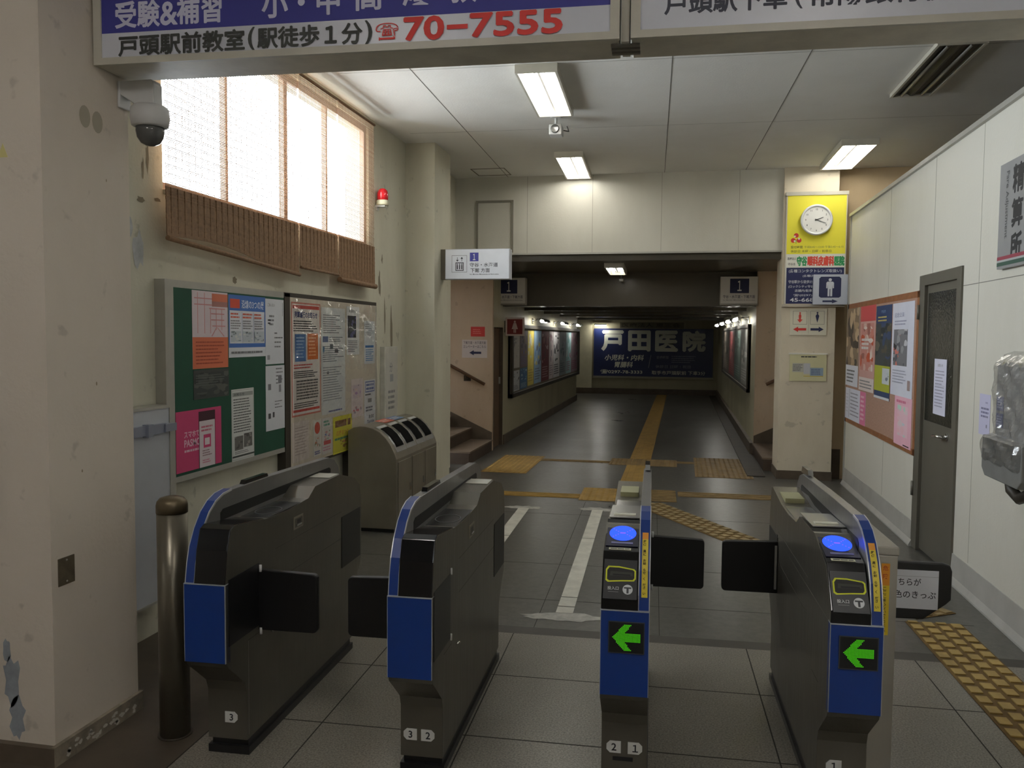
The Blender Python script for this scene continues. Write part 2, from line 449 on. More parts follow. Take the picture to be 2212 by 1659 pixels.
# ================================================================== THE SETTING
ZC = 3.5
f = MB()
f.box(-1.74, -4, -.12, 6, 4.35, 0, M_GRAN); f.box(-7, -4, -.12, -1.74, 4.35, 0, mat((84, 74, 62), .5, 0, .3, 4, name='shaded_dirty_floor')); f.box(-7, 4.35, -.12, 6, 4.46, 0, M_DARKSTRIP); f.box(-7, 4.46, -.12, 6, 27, 0, M_CONC)  # brown left part: shade painted into the colour along with dirt
for gy in (-.49, .12, .73, 1.34, 1.96, 2.57, 3.18, 3.79): f.box(-1.74, gy - .003, 0, 5, gy + .003, .0006, M_JOINT)
for gx in (-1.74, -1.32, -.715, -.11, .5, 1.315, 1.92): f.box(gx - .003, -4, 0, gx + .003, 4.35, .0006, M_JOINT)
for gy in (4.95, 5.75, 7.4): f.box(-2.7, gy - .002, 0, 1.8, gy + .002, .0005, M_JOINT)
for gx in (-.62, .06): f.box(gx - .002, 4.46, 0, gx + .002, 8.0, .0005, M_JOINT)
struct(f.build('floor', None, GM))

c = MB(); c.box(-7, -4, ZC, 6, 3.2, ZC + .12, M_CEIL); c.box(-2.75, 3.2, ZC, 6, 11, ZC + .12, M_CEIL)
seam = mat((96, 92, 86), .8, name='ceiling_seam')
for gx in (-1.75, .095, 1.0): c.box(gx - .003, 2.8, ZC - .0012, gx + .003, 10.2, ZC, seam)
for gy in (5.9, 7.72): c.box(-2.3, gy - .002, ZC - .001, 3.5, gy + .002, ZC, mat((150, 147, 140), .8, name='ceiling_joint'))
struct(c.build('ceiling', None, GM))

w = MB()
Y0, Y1, ZB, ZT = 4.03, 7.02, 2.36, 3.42
for a in ((3.09, 0, Y0, ZC), (Y1, 0, 9.7, ZC), (Y0, 0, Y1, ZB), (Y0, ZT, Y1, ZC)):
    w.box(-2.94, a[0], a[1], -2.72, a[2], a[3], M_WALL_L)
w.box(-2.94, 9.7, 2.5, -2.72, 10.1, ZC, M_WALL_L)
# patches where the paint has come off beside the pillar and beside the window
peel = mat((176, 178, 178), .8, 0, .2, 20, name='bare_plaster_patch'); crack = mat((128, 120, 102), .9, name='dirt_crack')
rr = random.Random(3)
def blot(mb, y, z, ry, rz, m, k=.0015):
    n = 13
    pts = [(y + ry * math.cos(2 * math.pi * i / n) * (.55 + .7 * rr.random()), z + rz * math.sin(2 * math.pi * i / n) * (.55 + .7 * rr.random())) for i in range(n)]
    mb.add([(-2.72 + k, p[0], p[1]) for p in pts], [tuple(range(n))], m)
for q in ((3.82, 2.02, .05, .1, peel), (3.74, 2.13, .03, .05, peel), (3.9, 2.5, .012, .08, crack), (3.86, 2.44, .01, .06, crack), (3.95, 2.62, .02, .03, crack), (3.98, 2.3, .03, .012, crack),
          (3.84, 2.28, .03, .02, crack), (7.28, 2.05, .03, .12, crack), (7.42, 1.78, .02, .16, crack), (7.35, 2.3, .02, .05, crack), (4.75, 1.93, .03, .025, crack), (7.6, 1.55, .03, .3, crack)):
    blot(w, *q)
struct(w.build('wall_left'))

w = MB(); w.box(-7, 2.61, 0, -2.24, 3.09, ZC, M_PILLAR)
mark = mat((150, 136, 112), .8, name='rust_stain')
def blotx(mb, y, z, ry, rz, m):
    n = 16; pts = [(y + ry * math.cos(2 * math.pi * i / n), z + rz * math.sin(2 * math.pi * i / n)) for i in range(n)]
    mb.add([(-2.2392, p[0], p[1]) for p in pts], [tuple(range(n))], m)
ring = mat((166, 158, 140), .8, name='filled_screw_hole')
for y, z in ((2.835, 2.42), (2.905, 2.415)): blotx(w, y, z, .03, .042, ring)
for y, z, a, b in ((2.87, 1.4, .004, .008), (2.95, 2.2, .003, .006), (2.78, 1.07, .004, .006)): blotx(w, y, z, a, b, mark)
gp = mat((150, 156, 162), .6, 0, .3, 12, name='grey_scraped_patch')
for x_, z_, a_, b_ in ((-2.42, .3, .04, .11), (-2.40, .16, .035, .09), (-2.44, .42, .02, .05)):
    n = 14; w.add([(x_ + a_ * math.cos(2 * math.pi * i / n) * (.6 + .6 * rr.random()), 2.6094, z_ + b_ * math.sin(2 * math.pi * i / n) * (.6 + .6 * rr.random())) for i in range(n)], [tuple(range(n))], gp)
struct(w.build('wall_front'))
b = MB()
flake = mat((196, 190, 178), .8, 0, .2, 20, name='white_paint_flake')
for k in range(26):
    y_ = 2.62 + .44 * rr.random(); z_ = .012 + .048 * rr.random(); n = 7
    b.add([(-2.2212, y_ + (.006 + .012 * rr.random()) * math.cos(2 * math.pi * i / n), z_ + (.004 + .008 * rr.random()) * math.sin(2 * math.pi * i / n)) for i in range(n)], [tuple(range(n))], flake)
b.box(-7, 2.585, 0, -2.225, 2.61, .07, M_SKIRT); b.box(-2.24, 2.585, 0, -2.222, 3.1, .075, mat((138, 128, 112), .8, 0, .45, 14, name='peeling_skirting_paint'))
struct(b.build('baseboard_front'))

w = MB(); w.box(-2.72, 8.03, 0, -2.42, 8.6, ZC, M_WALL_L); struct(w.build('column'))
w = MB(); w.box(1.10, 9.83, 0, 1.68, 10.35, ZC, plaster('column_cream_paint', (214, 204, 182), (176, 160, 132), .5, 1.2, .6, .25)); w.box(1.09, 9.82, 0, 1.69, 10.36, .1, M_SKIRT)
struct(w.build('column'))

w = MB(); w.box(-2.94, 9.9, 2.58, 1.10, 10.02, ZC, M_LINTEL)
gap = mat((132, 128, 116), .8, name='panel_joint')
for x in (-1.83, -1.05, -.25, .62): w.box(x - .002, 9.8985, 2.58, x + .002, 9.9, ZC, gap)
w.box(-2.94, 9.893, 2.572, 1.10, 9.905, 2.592, M_ALU)
struct(w.build('wall_back'))
t = MB()                                             # outline of the hatch let into the lintel
for a in ((-2.46, 3.2, -2.0, 3.225), (-2.46, 2.6, -2.435, 3.2), (-2.025, 2.6, -2.0, 3.2)): t.box(a[0], 9.885, a[1], a[2], 9.9, a[3], mat((128, 124, 112), .5, name='grey_hatch_trim'))
struct(t.build('trim_1'))
t = MB()                                             # hatch in the ceiling next to the column
for a in ((-2.4, 9.36, -2.0, 9.372), (-2.4, 9.75, -2.0, 9.762), (-2.4, 9.36, -2.388, 9.762), (-2.012, 9.36, -2.0, 9.762)): t.box(a[0], a[1], ZC - .004, a[2], a[3], ZC, mat((120, 114, 100), .7, name='hatch_rim'))
struct(t.build('trim_2'))

w = MB(); w.box(1.68, 10.0, 0, 5.6, 10.2, ZC, plaster('tan_back_wall', (206, 184, 150), (170, 148, 116), .5, 1.0, .7)); w.box(1.68, 9.985, 0, 1.8, 10.0, .34, M_SKIRT)
struct(w.build('wall_far_right'))

# partition of the station office on the right
w = MB(); ZP = 2.93
D0, D1, DZ = 5.93, 6.86, 2.06
for a in ((1.6, 0, D0, ZP), (D1, 0, 9.66, ZP), (D0, DZ, D1, ZP)): w.box(1.79, a[0], a[1], 1.90, a[2], a[3], M_WALL_R)
pj = mat((168, 166, 154), .7, name='partition_joint')
for y in (7.92, 5.62, 4.7): w.box(1.7888, y - .002, .2, 1.79, y + .002, ZP, pj)
w.box(1.7888, 6.598, DZ, 1.79, 6.602, ZP, pj); w.box(1.7888, 1.6, 1.946, 1.79, D0, 1.951, mat((120, 118, 108), .7, name='partition_rail_gap'))
struct(w.build('wall_right'))
t = MB(); t.box(1.765, 1.6, ZP - .012, 1.925, 9.68, ZP + .02, M_ALU); t.box(1.775, 9.655, 0, 1.915, 9.675, ZP, M_ALU); struct(t.build('trim_3'))
t = MB()
for a, b_ in ((1.6, D0), (D1, 9.66)): t.prism([(1.79, 0), (1.79, .19), (1.784, .19), (1.775, .05), (1.755, .012), (1.755, 0)], 1, a, b_, M_COVE)
struct(t.build('baseboard_right'))

# shell around the entrance hall behind the camera and the office
w = MB(); w.box(-7.1, -4, 0, -7, 2.61, ZC, M_PILLAR); struct(w.build('wall_entrance_left'))
w = MB(); w.box(5.5, -4, 0, 5.6, 10.2, ZC, M_PILLAR); struct(w.build('wall_entrance_right'))
w = MB(); w.box(-7, -4.1, 0, 5.6, -4, ZC, M_PILLAR); struct(w.build('wall_entrance'))

# passage: soffit, drop beam, tunnel
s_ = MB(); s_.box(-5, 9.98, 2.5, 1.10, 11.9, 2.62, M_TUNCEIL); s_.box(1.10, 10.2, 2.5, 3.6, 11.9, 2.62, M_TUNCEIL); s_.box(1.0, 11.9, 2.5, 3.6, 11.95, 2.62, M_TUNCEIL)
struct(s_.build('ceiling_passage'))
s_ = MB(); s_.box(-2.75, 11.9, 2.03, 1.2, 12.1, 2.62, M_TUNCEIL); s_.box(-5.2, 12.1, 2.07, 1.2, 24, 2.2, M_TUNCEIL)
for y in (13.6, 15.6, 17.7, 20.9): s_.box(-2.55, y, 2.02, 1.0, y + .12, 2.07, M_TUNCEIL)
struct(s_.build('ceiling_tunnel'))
w = MB(); w.box(-2.75, 11.31, 1.72, -2.55, 11.94, 2.5, M_TUN); w.box(-2.75, 11.94, 0, -2.55, 20.75, 2.2, M_TUN)
w.box(-2.8, 11.30, 0, -2.75, 11.94, 1.75, M_TUN)
struct(w.build('wall_tunnel_left'))
w = MB(); w.box(1.0, 11.87, 0, 1.2, 24, 2.5, M_TUN); struct(w.build('wall_tunnel_right'))
w = MB(); w.box(-5.2, 23.5, 0, 1.2, 23.7, 2.2, M_TUN); w.box(-2.9, 23.42, .0, -2.45, 23.5, 2.07, mat((214, 208, 178), .5, 0, .1, 4, name='cream_pilaster'))
struct(w.build('wall_tunnel_end'))
w = MB(); w.box(-5.3, 20.55, 0, -5.2, 23.7, 2.2, M_TUN); w.box(-5.2, 20.55, 0, -2.75, 20.65, 2.2, M_TUN); struct(w.build('wall_side_passage'))
b = MB()
b.box(-2.55, 11.96, 0, -2.53, 20.77, .14, M_SKIRT); b.box(.95, 11.78, 0, 1.0, 23.5, .16, M_SKIRT); b.box(-5.2, 23.4, 0, 1.0, 23.42, .16, M_SKIRT); b.box(.78, 9.9, 0, .98, 23.4, .012, mat((62, 56, 48), .6, 0, .3, 5, name='dark_drain_channel'))
struct(b.build('baseboard_tunnel'))
d = MB(); d.box(-2.62, 11.31, 0, -2.60, 11.93, 1.71, mat((104, 82, 62), .5, 0, .15, 5, name='brown_door_paint')); d.box(-2.64, 11.305, 0, -2.55, 11.33, 1.72, M_SKIRT); d.box(-2.64, 11.915, 0, -2.55, 11.94, 1.72, M_SKIRT)
d.box(-2.6, 11.86, .9, -2.575, 11.88, 1.0, M_ALU)
struct(d.build('door_2'))

# stairs on both sides of the passage
def stairs(x0, sgn, ya, yb, ywall, mw, name):
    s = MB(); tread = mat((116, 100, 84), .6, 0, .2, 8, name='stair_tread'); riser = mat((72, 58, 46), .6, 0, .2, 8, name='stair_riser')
    for k in range(8):
        xa = x0 + sgn * .3 * k
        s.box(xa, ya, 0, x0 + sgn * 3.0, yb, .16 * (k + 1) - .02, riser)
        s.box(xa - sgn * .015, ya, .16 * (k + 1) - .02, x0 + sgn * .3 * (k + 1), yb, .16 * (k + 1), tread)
    struct(s.build('stair_' + name))
    w = MB(); w.box(x0, ywall, 0, x0 + sgn * 2.6, ywall + .07, 2.5, mw)
    w.prism([(x0, 0), (x0, .26), (x0 + sgn * 2.5, .26 + 1.15), (x0 + sgn * 2.5, 0)], 1, ywall - .012, ywall, M_SKIRT)
    w.box(x0 + sgn * 2.6, ya, 0, x0 + sgn * 2.7, ywall + .1, 2.5, mw)
    struct(w.build('wall_stair_' + name))
stairs(-2.55, -1, 9.95, 11.225, 11.24, M_TAN, 'left')
stairs(1.0, 1, 10.37, 11.785, 11.80, M_TAN, 'right')
w = MB(); w.box(-5.2, 9.72, 0, -2.94, 9.94, 2.5, M_TAN); struct(w.build('wall_stair_side'))

# window with its frame and panes
wf = MB(); x = -2.785
wf.box(x, Y0, ZB, x + .04, Y1, ZB + .05, M_WINFRAME); wf.box(x, Y0, ZT - .05, x + .04, Y1, ZT, M_WINFRAME)
for y, hw in ((Y0 + .015, .015), (4.72, .012), (5.497, .028), (6.188, .014), (Y1 - .025, .025)): wf.box(x, y - hw, ZB, x + .04, y + hw, ZT, M_WINFRAME)
win = struct(wf.build('window_1'))
for a, b_ in ((4.07, 4.70), (4.74, 5.46), (5.535, 6.165), (6.21, 6.96)):
    p = MB(); p.add([(x + .02, a, ZB + .05), (x + .02, b_, ZB + .05), (x + .02, b_, ZT - .05), (x + .02, a, ZT - .05)], [(0, 1, 2, 3)], M_PANE); part(p, 'pane', win)
sl = MB(); sl.box(-2.94, Y0, ZB - .02, -2.70, Y1, ZB + .003, M_FRAME); part(sl, 'window_sill', win)

# ================================================================== LAMPS
def ceiling_light(x, y, z, rz, label, tube, w=.3, l=1.2, lit=True, name='ceiling_light', group='recessed ceiling lights'):
    t = thing(name, label, 'light', loc(x, y, z, rz), group)
    m = MB()
    for a in ((-w / 2, -l / 2, w / 2, -l / 2 + .018), (-w / 2, l / 2 - .018, w / 2, l / 2), (-w / 2, -l / 2, -w / 2 + .018, l / 2), (w / 2 - .018, -l / 2, w / 2, l / 2)):
        m.box(a[0], a[1], -.06 if lit else -.03, a[2], a[3], 0, M_FRAME)
    part(m, 'frame', t)
    m = MB(); refl = mat((206, 206, 200), .3, .2, name='lamp_reflector') if lit else mat((66, 62, 52), .5, 0, .2, 5, name='dark_lamp_tray')
    m.box(-w / 2 + .018, -l / 2 + .018, -.008, w / 2 - .018, l / 2 - .018, -.001, refl)
    m.prism([(-.03, -.008), (.03, -.008), (.008, -.026), (-.008, -.026)], 1, -l / 2 + .02, l / 2 - .02, refl)
    part(m, 'reflector', t)
    for s in (-1, 1):
        m = MB()
        if lit:
            m.tube([(s * w * .24, -l / 2 + .04, -.028), (s * w * .24, l / 2 - .04, -.028)], .018, tube, 12)
            for e in (-1, 1): m.box(s * w * .24 - .012, e * (l / 2 - .05), -.034, s * w * .24 + .012, e * (l / 2 - .03), -.008, refl)
        else: m.tube([(s * w * .24, -l / 2 + .04, -.022), (s * w * .24, l / 2 - .04, -.022)], .013, mat((92, 88, 78), .4, name='unlit_tube'), 10)
        part(m, 'tube', t)
    return t
ceiling_light(-1.05, 6.45, ZC, T, 'lit fluorescent ceiling light nearest the overhead sign, left of centre', M_TUBE)
ceiling_light(-1.19, 9.24, ZC, T, 'lit fluorescent ceiling light next to the cream lintel, left of centre', M_TUBE)
ceiling_light(1.63, 9.14, ZC, T * .3, 'lit fluorescent ceiling light above the yellow clock sign column', M_TUBE, w=.34)
ceiling_light(1.71, 6.45, ZC, T * .3, 'dark unlit ceiling light fixture at upper right', None, w=.3, lit=False)
ceiling_light(-.84, 10.9, 2.5, T, 'lit ceiling light on the low dark soffit of the passage', M_TUBE_S, w=.24, l=1.2)
# unseen lights added behind the camera to brighten the pillar and sign fronts
ceiling_light(-1.6, .4, ZC, 0, 'added unseen fill light on the ceiling, behind the camera on the left', M_ADDED_FILL, w=.5)
ceiling_light(.9, .4, ZC, 0, 'added unseen fill light on the ceiling, behind the camera on the right', M_ADDED_FILL, w=.5)

# picture lamps over the poster cases in the tunnel
def picture_lamp(x, y, z, sgn, label):
    t = thing('picture_lamp', label, 'lamp', loc(x, y, z), 'picture lamps along the tunnel')
    m = MB(); m.tube([(0, 0, 0), (sgn * .1, 0, .03), (sgn * .2, 0, .02), (sgn * .24, 0, -.02)], .012, M_CHROME, 8); part(m, 'arm', t)
    m = MB(); m.prism([(sgn * .14, .03), (sgn * .2, .045), (sgn * .27, .02), (sgn * .285, -.02), (sgn * .27, -.022), (sgn * .255, .008), (sgn * .2, .028), (sgn * .145, .018)], 1, -.28, .28, M_CHROME); part(m, 'shade', t)
    m = MB(); m.tube([(sgn * .215, -.26, -.004), (sgn * .215, .26, -.004)], .026, M_PIC, 10); part(m, 'tube', t)
    m = MB(); m.box(0, -.05, -.05, sgn * .02, .05, .05, M_CHROME); part(m, 'wall_plate', t)
for k, (y, n) in enumerate(((14.3, 'nearest'), (16.8, 'middle'), (19.3, 'farthest'))):
    picture_lamp(-2.55, y, 1.86, 1, n + ' lamp over the long poster case on the left tunnel wall')
for k, (y, n) in enumerate(((12.9, 'nearest'), (14.7, 'second'), (16.9, 'third'), (19.2, 'farthest'))):
    picture_lamp(1.0, y, 1.87, -1, n + ' lamp over the poster case on the right tunnel wall')
ceiling_light(-3.9, 22.2, 2.07, 0, 'ceiling light of the side passage behind the end of the tunnel', M_TUBE_S, w=.24, l=1.0)

# ================================================================== TICKET GATES
W = .158; GL = 1.404
TOP = [(.045, .89), (.07, .9), (.327, .872), (.534, .866), (.733, .876), (.808, .915), (1.104, .92), (1.312, .871), (1.385, .821)]
def body_profile():
    lo = [(.15, .06), (.15, .25), (.135, .29), (.06, .355), (.012, .395), (0, .42), (0, .70), (.02, .82)]
    hi = [(1.404, .74), (1.404, .46), (1.39, .41), (1.33, .355), (1.275, .29), (1.26, .25), (1.26, .06)]
    return lo + TOP + hi
def rev(p): return [(GL - a, b) for a, b in p]
FIN = [(.006, .702), (.018, .77), (.034, .825), (.068, .885), (.112, .936), (.16, .968), (.215, .986), (.28, .992), (.6, .99), (1.27, .975), (1.345, .955), (1.4, .91), (1.418, .86), (1.418, .78)]
def hexplate(p, num, x, z, left, y, name):
    s = Sheet(.05, .042, (205, 205, 200), .003, .5)
    s.v.clear(); s.f.clear(); s.m.clear(); s.sm.clear()
    pr = [(.012, 0), (.05, 0), (.05, .042), (.012, .042), (0, .03), (0, .012)]
    if not left: pr = [(.05 - a, b) for a, b in pr]
    s.prism(pr, 2, 0, .003, mat((205, 205, 200), .5, name='lane_plate')); s.z = .003
    s.text('１' if num == '1' else num, .026, .008, .026, INK, anchor='m', bold=.02)
    return s.put(name, frame((x, y, z), (1, 0, 0), (0, 0, 1)), 'white lane plate with the number ' + num, parent=p)
def flap(p, x, y, sgn, z0=.452, z1=.69, l=.24, lab=None, silver=False):
    """swing flap closed across the lane; sgn = side it points to"""
    m = MB(); h = z1 - z0; r = .018; pts = []
    for cx, cy, a0 in ((l - r, r, -90), (l - r, h - r - .008, 0)):
        for k in range(5):
            a = math.radians(a0 + 22.5 * k); pts.append((cx + r * math.cos(a), cy + r * math.sin(a)))
    pts = [(0, 0)] + pts + [(0, h)]
    m.prism([(x + sgn * a, z0 + b) for a, b in pts], 1, y - .013, y + .013, M_FLAP)
    o = part(m, 'flap', p, lab, .004)
    m = MB()
    if silver: m.box(x + sgn * .004, y - .018, z0 + .02, x + sgn * .014, y - .012, z1 - .02, mat((190, 190, 188), .3, .6, name='silver_hinge_strip'))
    else:
        for z in (z0 - .016, z1 - .008): m.tube([(x + sgn * .01, y - .012, z), (x + sgn * .01, y - .012, z + .026)], .0055, M_PIN, 8)
    part(m, 'hinge', o)
    return o
def fin_parts(p, xa, xb, outer_x, inner_x, prof, near0):
    """handrail fin on one long side with blue nose and dark slot"""
    m = MB(); lower = [(prof[-1][0], .70), (prof[0][0], .70)]
    m.prism(prof + lower, 0, xa, xb, M_FIN); fin = part(m, 'side_fin', p, None, .003)
    # slot
    m = MB(); sg = 1 if inner_x > outer_x else -1
    e = (lambda a: a) if near0 else (lambda a: GL - a)
    pts = [(e(.19), .888), (e(.19), .918), (e(.21), .93), (e(1.27), .925), (e(1.29), .915), (e(1.29), .895), (e(1.1), .905), (e(.95), .89)]
    m.prism(pts, 0, inner_x, inner_x + sg * .0015, mat((14, 14, 14), .5, name='dark_slot')); part(m, 'slot', fin, 'long dark slot under the rail')
    return fin
def blue_nose(fin, xa, xb, prof, n):
    m = MB(); outer = prof[:n]; vs = []
    for k, (y, z) in enumerate(outer):
        a = outer[max(k - 1, 0)]; b = outer[min(k + 1, n - 1)]
        ty, tz = b[0] - a[0], b[1] - a[1]; L = math.hypot(ty, tz) or 1
        ny, nz = -tz / L, ty / L
        vs.append((y + ny * .003, z + nz * .003, y - ny * .004, z - nz * .004))
    def strip(x0, x1, mm, lift):
        V = []; F = []
        for (a, b, c_, d_) in vs:
            ny, nz = (a - c_) / .007, (b - d_) / .007
            V += [(x0, a + ny * lift, b + nz * lift), (x1, a + ny * lift, b + nz * lift), (x1, c_, d_), (x0, c_, d_)]
        for k in range(len(vs) - 1):
            o = 4 * k; q = o + 4
            F += [(o, o + 1, q + 1, q), (o + 1, o + 2, q + 2, q + 1), (o + 3, o, q, q + 3), (o + 2, o + 3, q + 3, q + 2)]
        F += [(3, 2, 1, 0), tuple(len(V) - 4 + i for i in (0, 1, 2, 3))]
        m.add(V, F, mm)
    strip(xa, xb, M_BLUE, 0)
    edge = mat((206, 208, 210), .3, .5, name='bright_edge_line')
    strip(xa - .001, xa + .002, edge, .0012); strip(xb - .002, xb + .001, edge, .0012)
    return part(m, 'fin_nose', fin, 'curved blue nose with bright edge lines')

def gate(gx, kind, label, plates, flap_side):
    t = thing('ticket_gate', label, 'ticket gate', GM @ loc(gx, 2.72, 0), 'row of automatic ticket gates')
    entry = kind == 'entry'
    prof = body_profile()
    if entry:
        top = rev(TOP)[::-1]
        prof = [(.15, .06), (.15, .25), (.135, .29), (.06, .355), (.012, .395), (0, .42), (0, .735)] + [(.092, .864)] + top[2:-1] + [(GL - .045, .89), (GL - .02, .82), (1.404, .70), (1.404, .46), (1.39, .41), (1.33, .355), (1.275, .29), (1.26, .25), (1.26, .06)]
    m = MB(); cut = [p for p in prof if p[1] <= .70]
    low = [p for p in cut if p[0] < .5] + [(0, .70), (GL, .70)] + [p for p in cut if p[0] >= .5 and p[1] < .70]
    low = [p for i, p in enumerate(low) if i == 0 or p != low[i - 1]]
    m.prism(low, 0, 0, W, M_GATE)
    up = [(0, .70)] + [p for p in prof if p[1] > .70] + [(GL, .70)]
    m.prism(up, 0, .036 if not entry else 0, W if not entry else W - .036, M_GATE)
    ln = mat((70, 66, 58), .6, name='panel_seam'); ln2 = mat((150, 146, 136), .35, .5, name='light_panel_edge')
    for x in (-.0004, W - .0006):
        m.box(x, .165, .075, x + .001, .168, .44, ln2)
        for q in ((.40, .60, 1.12, .602), (.40, .732, 1.12, .734), (.165, .44, .28, .442)): m.box(x, q[0], q[1], x + .001, q[2], q[3], ln)
    part(m, 'body', t, None, .004)
    m = MB(); m.box(.006, .17, 0, W - .006, 1.25, .062, M_BLACK); m.box(-.004, .155, 0, W + .004, 1.265, .03, M_BLACK); part(m, 'plinth', t)
    # dark vent door on the far side and recessed flap bay near the front
    for x in (-.0025, W - .0005):
        m = MB(); m.box(x, 1.125, .452, x + .003, 1.385, .705, mat((40, 40, 38), .5, .2, name='dark_side_panel')); part(m, 'vent_panel', t)
    fy = .262 if not entry else 1.13
    if not entry and 1 not in flap_side:
        for z in (.472, .722):
            m = MB(); m.tube([(W + .003, .262, z - .012), (W + .003, .262, z + .012)], .004, M_PIN, 8); part(m, 'hinge_pin', t)
    for x in (-.0022, W - .0008):
        m = MB(); y0, y1 = (.02, .255) if not entry else (1.135, 1.16)
        m.box(x, y0, .47, x + .003, y1, .715, M_BLACK); part(m, 'flap_bay', t)
    # blue lower front
    m = MB(); m.prism([(-.006, .415), (-.006, .70), (.03, .702), (.03, .41)], 0, .0, W, M_BLUE)
    e = mat((190, 194, 200), .3, .5, name='bright_edge_line')
    m.box(-.001, -.0075, .699, W + .001, .03, .703, e); m.box(W - .001, -.0075, .415, W + .0012, .0, .702, e); m.box(-.0012, -.0075, .415, .001, 0, .702, e)
    bp = part(m, 'front_panel', t, 'blue lower front panel', .002)
    fw = .036
    fxa, fxb = (0, fw) if not entry else (W - fw, W)
    inner, outer = (fw, 0) if not entry else (W - fw, W)
    # black hood over the near end
    m = MB(); hx = (fw, W) if not entry else (0, W - fw)
    if not entry: hp = [(-.003, .70), (.017, .82), (.042, .893), (.07, .904), (.3, .879), (.34, .86), (.34, .70)]
    else: hp = [(-.003, .70), (-.003, .742), (.09, .874), (.36, .9265), (.36, .70)]
    m.prism(hp, 0, hx[0] + .0008, hx[1] - .0008, M_GLOSSBLACK)
    hood = part(m, 'hood', t, 'glossy black front hood', .003)
    fp = FIN
    fin = fin_parts(t, fxa, fxb, outer, inner, fp, True)
    nose = blue_nose(fin, fxa, fxb, fp, 8)
    # status lamp on the rail
    y0, y1 = (.39, .62) if not entry else (1.16, 1.34)
    m = MB(); m.prism([(y0, .984), (y0 + .02, 1.006), (y1 - .02, 1.004), (y1, .972)], 0, fxa + .007, fxb - .007, M_GLOSSBLACK if not entry else M_CHROME)
    part(m, 'status_lamp', fin)
    if not entry:
        m = MB()                                    # faint reader outline on the dark top
        for k in range(36):
            a, b = 2 * math.pi * k / 36, 2 * math.pi * (k + 1) / 36
            def q(t_, r): return (.096 + .05 * r * math.cos(t_), .47 + .075 * r * math.sin(t_), .8735)
            m.add([q(a, 1), q(b, 1), q(b, .93), q(a, .93)], [(0, 1, 2, 3)], mat((96, 98, 100), .3, name='reader_ring'))
        part(m, 'reader_ring', t)
        m = MB(); m.box(fw + .002, .345, .8695, W - .002, .735, .8722, mat((40, 41, 43), .25, name='dark_top_plate')); tp = part(m, 'top_plate', t); m = MB(); m.box(fw + .01, 1.0, .9195, W - .01, 1.12, .9215, mat((190, 188, 176), .5, name='pale_label')); part(m, 'label', tp, 'pale label')
        m = MB(); m.box(W - .001, .575, .768, W + .0022, .67, .822, mat((150, 144, 128), .4, .3, name='lock_plate')); m.box(W, .585, .776, W + .003, .66, .814, M_GATE); m.box(W, .6, .78, W + .006, .648, .788, M_CHROME); m.box(W, .605, .79, W + .0036, .642, .808, M_BLACK); part(m, 'lock', t)
        m = MB(); m.tube([(W - .002, .36, .41), (W + .012, .37, .412)], .006, M_CHROME, 8); part(m, 'key_knob', t)
    else:
        # sloping top, from the nose backwards: label, reader, plates
        sl = math.atan2(.9265 - .874, .36 - .09)
        def on(y, lift=.001): return (y, .874 + (y - .09) * math.tan(sl) + lift)
        fr = lambda y: frame((0, on(y)[0], on(y)[1]), (1, 0, 0), (0, math.cos(sl), math.sin(sl)))
        s = Sheet(.075, .016, (206, 202, 176), .001); s.greek(.006, .003, .07, .013, 1, INK, .6, 5, 0)
        s.put('label', fr(.098) @ Matrix.Translation((.018, 0, 0)), 'small cream label', parent=t)
        s = Sheet(.11, .185, (30, 30, 60), .002, .2)
        rd = s.put('reader_panel', fr(.125) @ Matrix.Translation((.006, 0, 0)), 'dark card reader panel', parent=t)
        m = MB(); pts = [(.055 + .047 * math.cos(2 * math.pi * k / 40), .105 + .062 * math.sin(2 * math.pi * k / 40)) for k in range(40)]
        m.prism(pts, 2, .002, .0032, M_LEDB); rl = part(m, 'reader_light', rd, 'glowing blue oval')
        s2 = MB()
        for d in ((1, 1), (1, -1), (-1, 1), (-1, -1)):
            for k in range(3):
                u, v = .055 + d[0] * (.016 + .008 * k), .105 + d[1] * (.012 + .01 * k)
                s2.box(u - .0018, v - .003, .0032, u + .0018, v + .003, .0035, M_LEDBL)
        s2.box(.045, .1, .0032, .065, .11, .0035, M_LEDBL); part(s2, 'reader_mark', rl)
        m = MB(); m.box(.018, .018, .002, .092, .03, .0034, mat((110, 110, 160), .4, name='reader_caption_plate')); m.box(.012, .172, .002, .1, .182, .0036, WHITE if False else mat((206, 206, 204), .4, name='white_strip')); part(m, 'caption_strip', rd)
        m = MB(); m.prism([(.365, .9285), (.365, .932), (.62, .942 - .017), (.62, .92)], 0, .006, W - fw - .004, mat((178, 178, 174), .25, .6, name='silver_top_plate'))
        tp = part(m, 'top_plate', t)
        m = MB(); m.box(.02, .40, .929, W - fw - .02, .43, .9345, mat((206, 204, 186), .5, name='pale_label')); part(m, 'label', tp, 'pale label')
        m = MB(); m.box(.01, .70, .868, W - fw - .005, 1.0, .872, mat((150, 150, 148), .2, .7, name='silver_tray')); m.box(.02, 1.08, .872, W - fw - .02, 1.24, .893, mat((160, 158, 120), .5, name='yellowish_label')); part(m, 'exit_tray', t)
        # ticket pad on the steep front
        a = math.atan2(.874 - .742, .09 + .003)
        F = frame((0, -.003 - .0012, .742), (1, 0, 0), (0, math.cos(a), math.sin(a)))
        s = Sheet(.11, .135, (26, 28, 30), .004, .4); 
        Y = (206, 214, 40)
        pts = [(.006, .062), (.006, .1), (.014, .112), (.05, .112), (.1, .104), (.106, .098), (.106, .07), (.1, .062), (.06, .06), (.014, .056)]
        s.poly(pts, Y)
        cx, cy = .056, .085
        s.poly([(cx + (q[0] - cx) * .9, cy + (q[1] - cy) * .82) for q in pts], (26, 26, 20))
